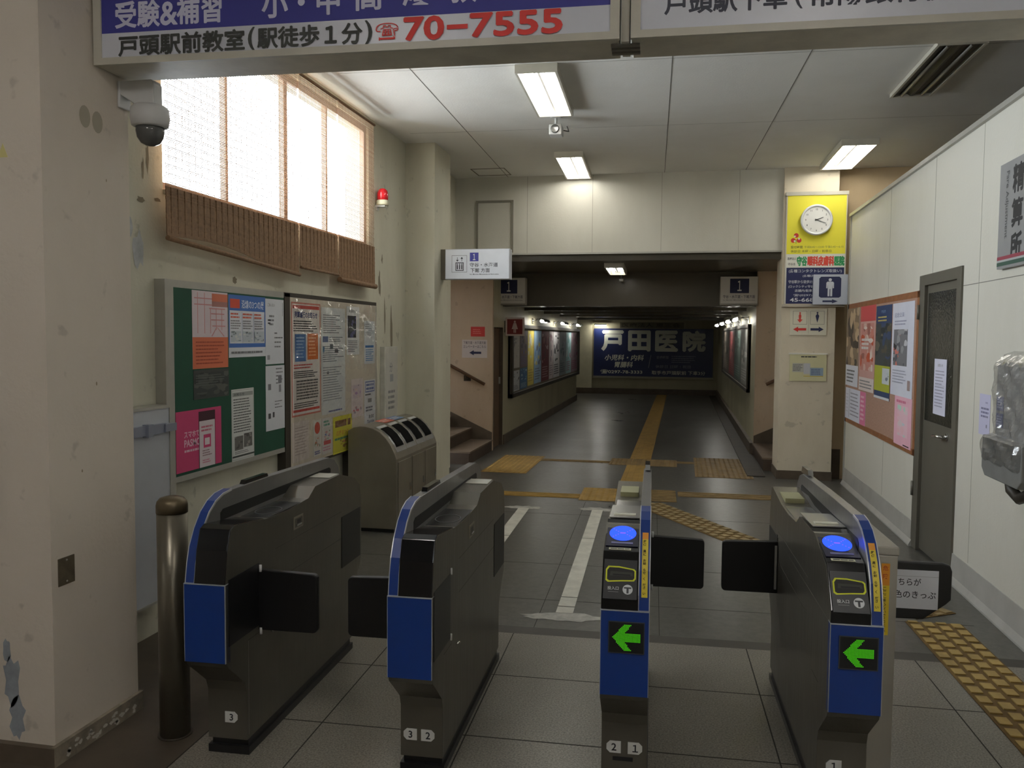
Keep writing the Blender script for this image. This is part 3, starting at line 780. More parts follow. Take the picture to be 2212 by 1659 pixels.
        s.poly([(.02, .078), (.096, .08), (.094, .092), (.022, .094)], (52, 52, 46)); s.rect(.03, .08, .088, .085, (10, 10, 10))
        s.text('投入口', .014, .03, .012, (200, 200, 200)); s.rect(.016, .023, .05, .0245, (130, 130, 130))
        s.disc(.08, .033, .0165, (205, 208, 210)); s.rect(.068, .036, .092, .041, (60, 62, 66)); s.rect(.0765, .02, .0835, .04, (60, 62, 66))
        s.put('ticket_pad', F @ Matrix.Translation((.006, -.004, 0)), 'dark pad with yellow ringed ticket slot and white round mark', parent=t)
        # arrow display
        s = Sheet(.118, .106, (60, 62, 66), .004, .4); s.rect(.003, .003, .115, .103, (8, 9, 8))
        dsp = s.put('display', frame((.026, -.006, .56), (1, 0, 0), (0, 0, 1)), 'black display panel', parent=t)
        m = MB(); pts = [(.012, .053), (.052, .097), (.077, .097), (.052, .067), (.104, .067), (.104, .039), (.052, .039), (.077, .009), (.052, .009)]
        for i in range(26):
            for j in range(26):
                u, v = .006 + i * .0042, .003 + j * .0042
                ins = False
                for k in range(len(pts)):
                    (x1, y1), (x2, y2) = pts[k], pts[(k + 1) % len(pts)]
                    if (y1 > v) != (y2 > v) and u < (x2 - x1) * (v - y1) / (y2 - y1) + x1: ins = not ins
                if ins: m.box(u - .0015, v - .0015, .0042, u + .0015, v + .0015, .0050, M_LEDG)
        part(m, 'arrow', dsp, 'green dotted arrow pointing left')
        # yellow strip on the fin nose (follows its curve)
        m = MB(); x0, x1 = fxa + .009, fxb - .007
        pts = []
        for k in range(1, 25):
            z = .735 + (.955 - .735) * k / 24
            for i in range(len(FIN) - 1):
                if FIN[i][1] <= z <= FIN[i + 1][1]:
                    u = (z - FIN[i][1]) / (FIN[i + 1][1] - FIN[i][1]); pts.append((FIN[i][0] + (FIN[i + 1][0] - FIN[i][0]) * u - .0042, z + .0005)); break
        V = []; Fc = []
        for y, z in pts: V += [(x0, y, z), (x1, y, z)]
        Fc = [(2 * k, 2 * k + 1, 2 * k + 3, 2 * k + 2) for k in range(len(pts) - 1)]
        m.add(V[:-8], Fc[:-4], mat((216, 196, 60), .5, name='yellow_sticker')); m.add(V[-10:], Fc[:4], mat((224, 150, 50), .5, name='orange_sticker'))
        for ch, k in zip('故係員にお知らせください', range(2, 22, 1)):
            kk = 20 - int(k * 1.55) + 1
            if kk < 1: break
            y, z = pts[kk]; gv, gf = glyphs(ch, .02); sc_ = .0105
            m.add([(x0 + .003 + a * sc_, y - .0006, z + b * sc_) for a, b in gv], gf, mat(INK, .6, name='printed_ink'))
        part(m, 'warning_strip', nose, 'yellow strip with small vertical writing')
    for num, x, z, left in plates: hexplate(t, num, x, z, left, .149, 'lane_plate')
    if entry and len(plates) == 2:
        s = Sheet(.07, .014, (30, 30, 30), .001); s.put('name_plate', frame((.04, .149, .115), (1, 0, 0), (0, 0, 1)), None, parent=t)
    for sgn in flap_side:
        flap(t, W if sgn > 0 else 0, fy, sgn, l=.24 if not entry else .243, silver=entry and sgn < 0)
    return t
gate(-1.65, 'exit', 'leftmost grey ticket gate with blue nose, plate 3, beside the steel bollard', [('3', .07, .125, False)], (1,))
gate(-.888, 'exit', 'second ticket gate from the bollard, plates 3 and 2, no lit arrow', [('3', .012, .122, True), ('2', .078, .122, False)], (-1,))
gate(-.155, 'entry', 'ticket gate with green arrow, yellow strip and plates 2 and 1, right of centre', [('2', .018, .143, True), ('1', .092, .143, False)], (1,))
gate(.568, 'entry', 'rightmost ticket gate with green arrow, beside the stainless steel cabinet', [('1', .03, .143, True)], (-1,))

# stainless cabinet on the right of the last gate, with its flap and notice
t = thing('steel_cabinet', 'narrow stainless steel cabinet with yellow strip, right of the last ticket gate', 'cabinet', GM @ loc(.742, 2.94, 0))
m = MB(); m.box(0, 0, 0, .082, 1.1, .872, M_STEEL); part(m, 'body', t, None, .003)
m = MB(); m.box(-.002, -.003, .872, .085, 1.103, .902, M_STEEL); part(m, 'lid', t, None, .004)
s = Sheet(.027, .245, (226, 196, 44), .001); s.rect(0, .17, .027, .245, (228, 150, 40)); s.vtext('危険', .005, .238, .017, (180, 60, 30), .028); s.vtext('ここに乗らないでください', .006, .165, .0115, INK, .0132)
s.put('warning_strip', frame((.03, -.001, .60), (1, 0, 0), (0, 0, 1)), 'yellow and orange warning strip', parent=t)
m = MB(); m.prism([(.08, .525), (.08, .75), (.36, .75), (.385, .742), (.393, .72), (.392, .61), (.375, .592), (.295, .53)], 1, .41, .44, M_FLAP); fl_ = part(m, 'flap', t, 'black flap with cut-off lower corner', .005)
s = Sheet(.2, .15, (214, 216, 222), .001); s.text('こちらが', .03, .09, .028, INK, w=.108); s.text('桃色のきっぷ', .012, .04, .03, INK, w=.18); s.rect(.0, .125, .2, .1262, (150, 150, 156))
s.put('notice', frame((.144, .409, .57), (1, 0, 0), (0, 0, 1)), 'white paper notice', parent=fl_)

# bollard
t = thing('bollard', 'brown-grey stainless steel bollard at the foot of the left pillar', 'bollard', loc(-1.953, 2.92, 0))
m = MB(); m.lathe([(.058, 0), (.058, .93)], (0, 0, 0), M_BOLLARD, 36); part(m, 'post', t)
m = MB(); m.lathe([(.0595, .895), (.0595, .925), (.056, .94), (.045, .953), (.02, .96), (.002, .961)], (0, 0, 0), mat((104, 92, 70), .4, .6, .1, 6, name='bronze_cap'), 36); part(m, 'cap', t)
m = MB(); m.lathe([(.066, 0), (.066, .006)], (0, 0, 0), M_DARKPOST, 36); part(m, 'floor_flange', t)

# ================================================================== OVERHEAD SIGN BOXES
def sign_box(gx0, gx1, label, fill):
    t = thing('overhead_sign', label, 'sign', GM @ loc(gx0, 2.955, 2.622), None)
    w_ = gx1 - gx0; D = .2; H = .5
    m = MB(); m.box(0, 0, 0, w_, D, H, M_SIGNBOX); part(m, 'box', t, None, .004)
    m = MB()
    for a in ((-.003, 0, w_ + .003, .026), (-.003, H - .026, w_ + .003, H), (-.003, 0, .03, H), (w_ - .03, 0, w_ + .003, H)): m.box(a[0], -.012, a[1], a[2], .006, a[3], M_FRAME)
    part(m, 'frame', t)
    s = Sheet(w_ - .05, H - .046, (206, 208, 216), .004, .3); fill(s); s.put('sign_face', frame((.025, -.001, .023), (1, 0, 0), (0, 0, 1)), 'printed sign face', parent=t)
    for x in (.25, w_ - .25):
        m = MB(); m.box(x - .02, D / 2 - .02, H, x + .02, D / 2 + .02, ZC - 2.622, M_DARKPOST); part(m, 'hanger', t)
    return t
def f1(s):
    s.rect(0, .095, s.w, s.h, (58, 58, 140))
    WV = (206, 206, 226)
    s.text('受験', .062, .112, .098, WV, w=.185, bold=.02); s.text('&', .25, .114, .085, WV, w=.07, bold=.02); s.text('補習', .318, .114, .098, WV, w=.18, bold=.02)
    s.text('小・中', .66, .118, .1, WV, w=.3, bold=.02); s.text('高', 1.02, .125, .1, WV, w=.1, bold=.02); s.text('展', 1.2, .128, .1, WV, w=.1, bold=.02); s.text('教', 1.37, .132, .1, WV, w=.1, bold=.02); s.text('材', 1.53, .135, .1, WV, w=.1, bold=.02)
    s.text('戸頭駅前教室', .075, .006, .077, (60, 62, 58), w=.515, bold=.024); s.text('(', .605, .003, .084, (60, 62, 58), w=.026, bold=.015)
    s.text('駅徒歩１分', .642, .008, .075, (60, 62, 58), w=.405, bold=.024); s.text(')', 1.058, .003, .084, (60, 62, 58), w=.026, bold=.015)
    s.text('☎', 1.098, .011, .064, (214, 62, 56), w=.085, bold=.008); s.text('70', 1.205, .009, .08, (214, 62, 56), w=.145, bold=.04); s.rect(1.362, .04, 1.438, .056, (214, 62, 56)); s.text('7555', 1.448, .009, .08, (214, 62, 56), w=.325, bold=.04)
def f2(s):
    s.text('戸頭駅下車', .085, .05, .078, (64, 66, 78), w=.40, bold=.02); s.text('(', .51, .047, .085, (64, 66, 78), w=.026); s.text('常陽銀行後方', .56, .05, .078, (64, 66, 78), w=.52, bold=.02); s.text(')', 1.09, .047, .085, (64, 66, 78), w=.026)
    s.text('西', 1.23, .05, .078, (64, 66, 78), w=.08, bold=.02)
sign_box(-2.13, -.136, 'left overhead sign box with blue band and red telephone number', f1)
sign_box(-.092, 1.75, 'right overhead sign box with dark lettering on pale grey', f2)
t = thing('sign_bracket', 'grey bracket joining the two overhead sign boxes', 'bracket', GM @ loc(-.114, 2.97, 2.608))
m = MB(); m.box(-.014, 0, .012, .014, .16, .52, M_FRAME); part(m, 'bar', t)
for y in (.02, .06, .1):
    m = MB(); m.box(-.05, y, .005, .05, y + .02, .012, M_DOORGREY); part(m, 'tie', t)

# ================================================================== LEFT WALL
# bamboo blinds in front of the window
def blind(y0, y1, z1, bottom, seed, label, rolled=0.0):
    """bottom: height of the lower edge as a function of y; hangs 6 cm off the wall"""
    t = thing('bamboo_blind', label, 'blind', loc(-2.64, y0, 0), 'bamboo blinds over the high window')
    r = random.Random(seed); m = MB(); L = y1 - y0; z = z1; k = 0
    while z > 2.36:                                  # even rods down the window
        x = r.uniform(-.002, .002)
        m.box(x - .0016, r.uniform(0, .006), z - .0021, x + .0016, L - r.uniform(0, .006), z + .0021, M_BAMBOO); z -= .0092
    n = 34                                            # lower end hangs in folds before the wall
    for k in range(n):
        u = k / (n - 1); x = .003 + .004 * u + r.uniform(-.001, .001)
        V = []; F = []
        S = 8
        for i in range(S + 1):
            y = L * i / S; zb = bottom(y); zz = 2.36 + (zb - 2.36) * u
            V += [(x - .002, y, zz - .0052), (x + .002, y, zz - .0052), (x + .002, y, zz + .0048), (x - .002, y, zz + .0048)]
        for i in range(S):
            o = 4 * i
            F += [(o, o + 4, o + 5, o + 1), (o + 1, o + 5, o + 6, o + 2), (o + 2, o + 6, o + 7, o + 3), (o + 3, o + 7, o + 4, o)]
        F += [(0, 1, 2, 3), (4 * S + 3, 4 * S + 2, 4 * S + 1, 4 * S)]
        m.add(V, F, M_BAMBOO)
    part(m, 'slats', t)
    m = MB(); y = .04
    while y < L - .02:
        m.box(-.004, y - .001, 2.36, -.0025, y + .001, z1, M_STRING); m.box(.004, y - .0012, bottom(y), .0095, y + .0012, 2.362, M_STRING); y += .062
    part(m, 'strings', t)
    m = MB(); m.tube([(0, -.01, z1 + .012), (0, L + .01, z1 + .012)], .012, M_BAMBOO, 8); part(m, 'head_rail', t)
    if rolled:
        m = MB(); m.tube([(.012, 0, bottom(0) - .015), (.012, L, bottom(L) - .015)], rolled, M_BAMBOO, 12); part(m, 'bottom_roll', t)
    return t
blind(3.93, 5.46, 3.40, lambda y: 2.11 - .03 * (y / 1.53) - (.045 * max(0, (y - .75) / .78)) + (.02 * math.sin(y * 4)), 1, 'widest bamboo blind, nearest the pillar, its lower edge sagging', .014)
blind(5.48, 6.14, 3.40, lambda y: 2.085 - .008 * y, 2, 'middle bamboo blind with the shortest lower edge', .01)
blind(6.16, 6.94, 3.40, lambda y: 2.045 - .012 * y, 3, 'farthest bamboo blind, hanging lowest beside the red beacon', .022)

# red beacon
t = thing('beacon_lamp', 'small red beacon lamp on the wall between window and column', 'lamp', loc(-2.66, 7.21, 2.72))
m = MB(); m.box(-.06, -.02, .0, -.045, .02, .06, M_CAMWHITE); m.box(-.06, -.03, .03, .03, .03, .045, M_CAMWHITE); part(m, 'bracket', t)
m = MB(); m.lathe([(.052, .045), (.056, .05), (.056, .085), (.05, .09)], (0, 0, 0), mat((208, 204, 176), .4, name='ivory_plastic')); part(m, 'base', t)
m = MB(); m.lathe([(.047, .09), (.05, .12), (.049, .15), (.042, .175), (.025, .192), (.002, .197)], (0, 0, 0), mat((206, 36, 44), .15, name='red_lamp_glass')); part(m, 'lamp_dome', t, 'red dome')

# dome camera on the pillar
t = thing('dome_camera', 'white dome security camera on the side of the left pillar', 'camera', loc(-2.24, 3.06, 2.415))
m = MB(); m.box(0, -.035, .09, .012, .035, .195, M_CAMWHITE); m.prism([(0, .195), (.15, .195), (.16, .18), (.16, .09), (.09, .09), (.012, .14), (0, .14)], 1, -.03, .03, M_CAMWHITE); part(m, 'wall_arm', t, None, .004)
m = MB(); m.lathe([(.03, .1), (.06, .098), (.073, .085), (.076, .05), (.07, .018), (.058, .012)], (.122, 0, 0), M_CAMWHITE, 32); part(m, 'housing', t)
m = MB(); m.lathe([(.055, .014), (.055, -.005), (.05, -.03), (.036, -.05), (.016, -.06), (.002, -.062)], (.122, 0, 0), M_DOME, 32); part(m, 'dome', t, 'smoked dark dome')

# small plate and sticker on the pillar
t = thing('blank_plate', 'small dark square plate low on the left pillar', 'plate', loc(-2.24, 2.683, .71))
m = MB(); m.box(0, -.042, -.052, .004, .042, .052, mat((106, 96, 78), .45, .3, .3, 20, name='tarnished_plate')); part(m, 'cover', t, None, .001)
m = MB()
for z in (-.04, .04):
    q = MB(); q.lathe([(.004, 0), (.004, .0055), (.001, .006)], (0, 0, z), M_STEEL, 10, axis=0); part(q, 'screw', t)
s = Sheet(.05, .05, (206, 196, 120), .0008); s.v.clear(); s.f.clear(); s.m.clear(); s.sm.clear()
s.prism([(0, 0), (.042, 0), (.022, .05)], 2, 0, .0008, mat((206, 196, 130), .6, name='yellow_sticker_paper'))
s.put('sticker', FW(-2.42, 2.6095, 2.225) , 'pale yellow triangular sticker high on the left pillar', 'sticker')

# white sheet panel with clasp, at the wall behind the pillar
t = thing('sheet_panel', 'pale grey sheet panel with a grey clasp, on the wall behind the left pillar', 'panel', LW(3.12, .21, -2.715))
m = MB(); m.box(0, 0, 0, .80, 1.01, .09, M_PANEL); part(m, 'sheet', t)
m = MB()
for a in ((0, 0, .80, .012), (0, 1.0, .80, 1.015), (.79, 0, .805, 1.015)): m.box(a[0], a[1], 0, a[2], a[3], .096, M_ALU)
part(m, 'edge_trim', t)
m = MB(); m.box(.42, .875, .09, .74, .925, .11, mat((150, 156, 172), .35, .4, name='grey_clasp')); m.box(.57, .868, .09, .61, .932, .125, mat((150, 156, 172), .35, .4, name='grey_clasp')); m.box(.72, .88, .09, .815, .92, .12, mat((150, 156, 172), .35, .4, name='grey_clasp')); part(m, 'clasp', t, 'blue-grey clasp')

# notice boards
XB = -2.65
t = thing('green_notice_board', 'dark green notice board in an aluminium frame on the left wall', 'notice board', LW(3.94, 0, -2.72))
m = MB(); m.box(.06, .80, 0, 1.335, 1.87, .062, M_GREEN); part(m, 'panel', t)
m = MB()
for a in ((0, .45, .075, 1.875), (.0, 1.845, 1.338, 1.885), (.0, .79, 1.338, .822)): m.box(a[0], a[1], 0, a[2], a[3], .0625, M_ALU)
part(m, 'frame', t)
t2 = thing('cream_notice_board', 'cream notice board between dark posts on the left wall, beside the green one', 'notice board', LW(5.28, 0, -2.72))
m = MB(); m.box(.09, .66, 0, 1.745, 1.87, .062, mat((206, 196, 178), .6, 0, .08, 4, name='cream_board')); part(m, 'panel', t2)
m = MB(); m.box(.0, 1.855, 0, 1.76, 1.885, .0622, M_DARKPOST); m.box(1.742, .66, 0, 1.76, 1.885, .0622, M_ALU); m.box(.09, .64, 0, 1.76, .662, .0622, M_DARKPOST); part(m, 'frame', t2)
for y, z0 in ((.01, .3), (1.60, .2)):
    m = MB()
    if y < .1: m.box(y, z0, 0, y + .08, 1.88, .0622, M_DARKPOST)
    else: m.box(y - .46, z0, 0, y - .38, .64, .06, M_DARKPOST)
    part(m, 'post', t2)
m = MB(); NU, NV = 26, 20; V = []; F = []
for i in range(NU + 1):
    for j in range(NV + 1):
        u, v = i / NU, j / NV
        V.append((.1 + 1.63 * u, .67 + 1.18 * v, .079 + .005 * math.sin(u * 14 + v * 3) * (.3 + v) + .006 * v * math.sin(v * 25 + u * 9)))
for i in range(NU):
    for j in range(NV): F.append((i * (NV + 1) + j, (i + 1) * (NV + 1) + j, (i + 1) * (NV + 1) + j + 1, i * (NV + 1) + j + 1))
m.add(V, F, M_PLASTIC, True); cv = m.build('plastic_cover', None, LW(5.28, 0, -2.72)); tag(cv, 'clear wavy plastic sheet covering the posters of the cream notice board', 'cover')

BX = -2.6575
def pin(s, name, y, z, label, tilt=0.0, x=BX, side='L', cat='poster', group=None):
    M = LW(y, z, x) if side == 'L' else RW(y, z, x)
    return s.put(name, M @ Matrix.Rotation(tilt, 4, 'Z'), label, cat, group)
G1 = 'posters on the green notice board'; G2 = 'posters on the cream notice board'
# --- green board
s = Sheet(.37, .44, (216, 200, 204)); P = (206, 140, 140)
s.rect(0, 0, .37, .178, (216, 118, 84)); s.rect(.2, .385, .37, .43, (212, 120, 90)); s.rect(.2, .355, .37, .385, (170, 120, 112))
for a in ((.05, .2, .056, .43), (.12, .2, .126, .43), (.02, .36, .2, .366), (.02, .395, .2, .401), (.17, .34, .34, .346), (.18, .2, .186, .345), (.19, .31, .33, .316), (.19, .275, .33, .281), (.24, .22, .246, .34), (.3, .22, .306, .34), (.2, .24, .34, .246)): s.rect(*a, P)
s.poly([(.25, .235), (.257, .235), (.33, .185), (.322, .182)], P); s.poly([(.25, .235), (.243, .235), (.19, .185), (.198, .182)], P)
s.greek(.03, .02, .34, .16, 7, (170, 76, 52), .35, 3)
pin(s, 'poster', 4.185, 1.40, 'white poster with thin pink strokes and an orange lower half', 0, BX, group=G1)
s = Sheet(.37, .165, (66, 70, 66)); s.busy(.005, .005, .365, .15, [(58, 64, 62), (80, 84, 80), (48, 52, 50), (92, 92, 88)], 26, 4); s.greek(.02, .07, .34, .14, 5, (100, 104, 100), .3, 5)
pin(s, 'poster', 4.19, 1.228, 'dark grey poster under the orange and white one', 0, BX, group=G1)
s = Sheet(.45, .38, (218, 220, 226)); B = (70, 112, 184)
s.rect(0, .285, .45, .38, B); s.rect(0, .06, .45, .085, B); s.rect(0, .06, .012, .38, B); s.rect(.438, .06, .45, .38, B); s.rect(.018, .3, .13, .355, (216, 84, 60)); s.text('沿線の3つの展', .15, .298, .055, (225, 230, 240), w=.28)
for k in range(3):
    u = .022 + k * .14
    s.rect(u + .132, .09, u + .134, .28, B); s.greek(u, .235, u + .12, .275, 2, (220, 110, 90), .5, k); s.greek(u, .17, u + .12, .23, 4, GREYINK, .4, k + 9); s.busy(u, .095, u + .12, .16, [(190, 198, 204), (150, 160, 168), (120, 128, 132), (210, 212, 210)], 12, k + 20)
s.greek(.02, .015, .43, .045, 1, GREYINK, .4, 3)
pin(s, 'poster', 4.565, 1.455, 'blue bordered poster with three columns and a small red box', 0, BX, group=G1)
s = Sheet(.255, .43, (214, 216, 222)); s.text('ごあんない', .03, .38, .022, GREYINK, w=.1); s.greek(.05, .25, .12, .33, 3, GREYINK, .45, 1); s.greek(.12, .1, .24, .22, 4, GREYINK, .3, 2, .7); s.rect(.235, .32, .24, .41, GREYINK); s.rect(.02, .03, .055, .06, (150, 150, 156)); s.greek(.03, .26, .07, .3, 2, INK, .5, 8)
pin(s, 'notice', 5.017, 1.40, 'white notice at the upper right corner of the green board', 0, BX, cat='notice', group=G1)
s = Sheet(.262, .43, (212, 214, 220)); s.greek(.14, .3, .24, .42, 5, GREYINK, .35, 3, .5); s.rect(.03, .27, .07, .31, (120, 120, 126)); s.rect(.17, .31, .22, .36, (120, 120, 126)); s.rect(.18, .25, .21, .3, (140, 140, 146)); s.rect(.03, .08, .065, .115, (70, 70, 74)); s.rect(.09, .085, .115, .12, (70, 70, 74)); s.greek(.12, .14, .24, .2, 3, GREYINK, .3, 4, .6)
pin(s, 'notice', 5.014, .959, 'white notice hanging below another at the right of the green board', 0, BX, cat='notice', group=G1)
s = Sheet(.268, .44, (212, 214, 210)); s.box_line(.006, .006, .262, .434, .004, (176, 178, 174)); s.rect(.012, .395, .256, .42, (156, 158, 154)); s.text('お知らせ', .03, .4, .016, INK, w=.12); s.greek(.02, .17, .245, .385, 13, (96, 98, 96), .4, 6, .2); s.busy(.03, .065, .13, .15, [(110, 108, 104), (80, 78, 76), (150, 146, 140)], 14, 7); s.busy(.14, .075, .24, .16, [(110, 108, 104), (80, 78, 76), (150, 146, 140)], 14, 8); s.rect(.0, .022, .268, .032, (60, 66, 62)); s.greek(.03, .04, .24, .06, 2, GREYINK, .4, 2)
pin(s, 'notice', 4.587, .82, 'white notice with two grey photographs near the bottom of the green board', .0, BX, cat='notice', group=G1)
s = Sheet(.452, .335, (206, 70, 118)); WP = (232, 190, 206)
s.text('スマホで', .075, .185, .036, WP, w=.15, bold=.02); s.text('PASMO', .075, .135, .04, WP, w=.155, bold=.03); s.greek(.075, .1, .23, .125, 1, WP, .5, 4, .1)
s.rect(.215, .0, .385, .32, (70, 34, 44)); s.rect(.221, .0, .38, .265, (218, 206, 210)); s.greek(.24, .2, .36, .24, 2, (200, 110, 130), .5, 1); s.rect(.262, .11, .338, .185, (206, 70, 118)); s.rect(.275, .125, .325, .165, (228, 214, 218)); s.greek(.25, .06, .35, .1, 3, (150, 120, 126), .45, 2); s.greek(.25, .02, .35, .045, 2, (206, 120, 146), .45, 2)
pin(s, 'poster', 4.018, .838, 'bright pink poster showing a phone, lower left of the green board', 0, BX, group=G1)
# --- cream board
s = Sheet(.475, .81, (222, 214, 206)); OR = (200, 74, 66)
s.box_line(.0, .0, .475, .81, .012, (206, 120, 104)); s.rect(.02, .765, .455, .79, OR); s.rect(.02, .03, .455, .048, OR)
s.text('列車運行のお知らせ', .05, .7, .045, (60, 70, 120), w=.37, bold=.03); s.greek(.03, .6, .44, .685, 5, INK, .45, 2); s.rect(.05, .39, .225, .585, (72, 116, 170)); s.rect(.25, .4, .43, .59, (216, 112, 44)); s.greek(.07, .41, .21, .57, 7, (150, 176, 206), .4, 8); s.greek(.27, .42, .41, .57, 6, (236, 176, 130), .4, 9)
s.greek(.03, .335, .4, .375, 2, (206, 90, 84), .45, 5); s.greek(.03, .27, .44, .325, 4, INK, .5, 6)
for k in range(7): s.greek(.07, .115 + k * .021, .43, .132 + k * .021, 1, (110, 106, 104), .7, 30 + k, .05)
s.rect(.07, .11, .072, .262, INK); s.rect(.24, .11, .242, .262, INK); s.greek(.03, .055, .44, .1, 3, INK, .4, 7)
pin(s, 'poster', 5.385, 1.015, 'large red bordered notice poster with blue and orange blocks', 0, BX, group=G2)
s = Sheet(.45, .82, (212, 214, 212)); s.greek(.03, .62, .42, .77, 9, (130, 132, 134), .4, 11, .4); s.rect(.02, .555, .12, .6, (92, 110, 150)); s.greek(.13, .555, .42, .6, 3, (110, 112, 116), .4, 3)
s.greek(.02, .4, .42, .53, 8, (130, 134, 140), .4, 12, .5); s.rect(.24, .47, .31, .5, (96, 98, 104)); s.rect(.02, .48, .05, .52, (110, 150, 180)); s.rect(.15, .5, .21, .54, (100, 104, 110)); s.rect(.09, .31, .13, .33, (110, 112, 116)); s.greek(.02, .1, .42, .37, 14, (148, 150, 154), .35, 13, .5); s.greek(.12, .01, .4, .03, 1, (110, 112, 160), .6, 4)
pin(s, 'notice', 5.88, .985, 'tall pale grey sheet of small print in the middle of the cream board', 0, BX, cat='notice', group=G2)
s = Sheet(.27, .395, (216, 216, 214)); s.text('お知らせ', .05, .345, .03, INK, w=.16); s.busy(.02, .14, .2, .32, [(70, 72, 76), (96, 98, 100), (50, 52, 58), (92, 92, 130)], 16, 41); s.greek(.02, .02, .23, .12, 7, GREYINK, .4, 14)
pin(s, 'notice', 6.364, 1.434, 'white sheet with a dark photograph at the top of the cream board', 0, BX, cat='notice', group=G2)
s = Sheet(.25, .37, (210, 214, 216)); s.greek(.02, .24, .2, .35, 6, (170, 172, 174), .4, 15, .5); s.rect(.02, .14, .22, .16, (80, 130, 190)); s.greek(.03, .02, .22, .13, 6, (100, 150, 200), .45, 16)
pin(s, 'notice', 6.748, 1.348, 'pale sheet with light blue writing, right edge of the cream board', 0, BX, cat='notice', group=G2)
s = Sheet(.26, .32, (218, 206, 204)); s.busy(.04, .16, .22, .27, [(206, 190, 196), (170, 130, 180), (220, 196, 190), (140, 130, 140)], 14, 43); s.busy(.04, .03, .22, .13, [(214, 200, 200), (196, 110, 120), (150, 140, 150)], 14, 44)
pin(s, 'poster', 6.456, .91, 'pinkish poster with small lilac pictures, right part of the cream board', 0, BX, group=G2)
s = Sheet(.258, .397, (216, 218, 220)); s.box_line(.02, .29, .24, .385, .01, (96, 110, 160)); s.greek(.04, .305, .22, .37, 2, (96, 110, 160), .6, 2, 0); s.greek(.02, .26, .16, .28, 1, INK, .6, 3); s.rect(.08, .2, .17, .235, (130, 130, 130)); s.greek(.03, .12, .23, .17, 2, (110, 110, 120), .6, 5); s.text('8:00', .1, .06, .03, INK, w=.12); s.text('Toride', .06, .02, .028, (60, 60, 110), w=.17)
pin(s, 'notice', 6.747, .811, 'white timetable sheet in the lower right corner of the cream board', 0, BX, cat='notice', group=G2)
s = Sheet(.265, .283, (212, 200, 192)); s.greek(.04, .04, .25, .25, 10, (170, 156, 150), .35, 17, .35)
pin(s, 'notice', 5.388, .694, 'beige sheet of faint print at the lower left of the cream board', 0, BX, cat='notice', group=G2)
s = Sheet(.14, .268, (214, 210, 200)); s.disc(.07, .21, .048, (196, 76, 56), .045); s.busy(.02, .06, .12, .15, [(206, 200, 190), (120, 130, 90), (96, 96, 96), (190, 120, 90)], 12, 45); s.greek(.02, .01, .12, .04, 2, (90, 90, 150), .6, 3)
pin(s, 'poster', 5.728, .69, 'narrow poster with a red disc at the bottom of the cream board', 0, BX, group=G2)
s = Sheet(.182, .275, (212, 208, 204)); s.greek(.03, .21, .15, .26, 2, (90, 150, 130), .6, 6); s.busy(.03, .1, .15, .2, [(206, 204, 198), (90, 110, 180), (120, 160, 130), (200, 150, 150)], 12, 46); s.rect(.03, .07, .16, .1, (206, 90, 90)); s.greek(.02, .02, .16, .06, 2, (200, 140, 160), .5, 7)
pin(s, 'poster', 5.88, .685, 'small poster with a red stripe beside the yellow one on the cream board', 0, BX, group=G2)
s = Sheet(.382, .295, (214, 206, 60)); s.greek(.04, .2, .35, .27, 1, (120, 80, 40), .75, 8, 0); s.text('応援まつり', .06, .14, .04, (200, 120, 60), w=.25); s.busy(.1, .03, .29, .12, [(214, 206, 70), (190, 150, 50), (220, 150, 110), (160, 120, 60)], 16, 47); s.greek(.03, .1, .34, .13, 1, (90, 150, 110), .6, 3)
pin(s, 'poster', 6.087, .655, 'yellow poster at the bottom of the cream board above the bin', 0, BX, group=G2)

# narrow board leaning between the boards and the column
t = thing('narrow_board', 'narrow weathered white board upright on the wall above the bin', 'board', LW(7.3, .79))
m = MB(); m.box(0, 0, 0, .36, .7, .045, mat((196, 194, 184), .7, 0, .18, 9, name='weathered_white_board')); part(m, 'plank', t, None, .003)
s = Sheet(.3, .6, (190, 188, 180), .001); s.text('分', .1, .42, .09, (120, 122, 124), w=.08); s.greek(.06, .06, .25, .26, 4, (130, 130, 130), .5, 3, .1); s.rect(.11, .33, .2, .4, (150, 152, 154))
s.put('faded_print', Matrix.Translation((.03, .04, .045)), 'faded grey lettering', parent=t)

# recycling bin
t = thing('recycling_bin', 'steel recycling bin with rounded top and black openings by the left wall', 'bin', loc(-2.635, 6.33, 0))
D = .415; BL = 1.12
CV = [(.15, .858), (.21, .846), (.27, .818), (.325, .772), (.37, .712), (.4, .65)]
prof = [(0, .03), (0, .82), (.05, .85), (.1, .86)] + CV + [(D, .60), (D, .03)]
m = MB(); m.prism([(a, b) for a, b in prof], 1, 0, BL, M_BIN); part(m, 'body', t, None, .004)
m = MB(); m.box(.02, .02, 0, D - .03, BL - .02, .03, M_BLACK); part(m, 'plinth', t)
for k in range(3):
    m = MB(); a = .03 + k * .365; m.box(D - .002, a, .06, D + .008, a + .33, .575, M_BIN); d_ = part(m, 'door', t, None, .003)
    m = MB(); m.box(D + .008, a + .28, .3, D + .014, a + .3, .36, M_CHROME); part(m, 'door_lock', d_)
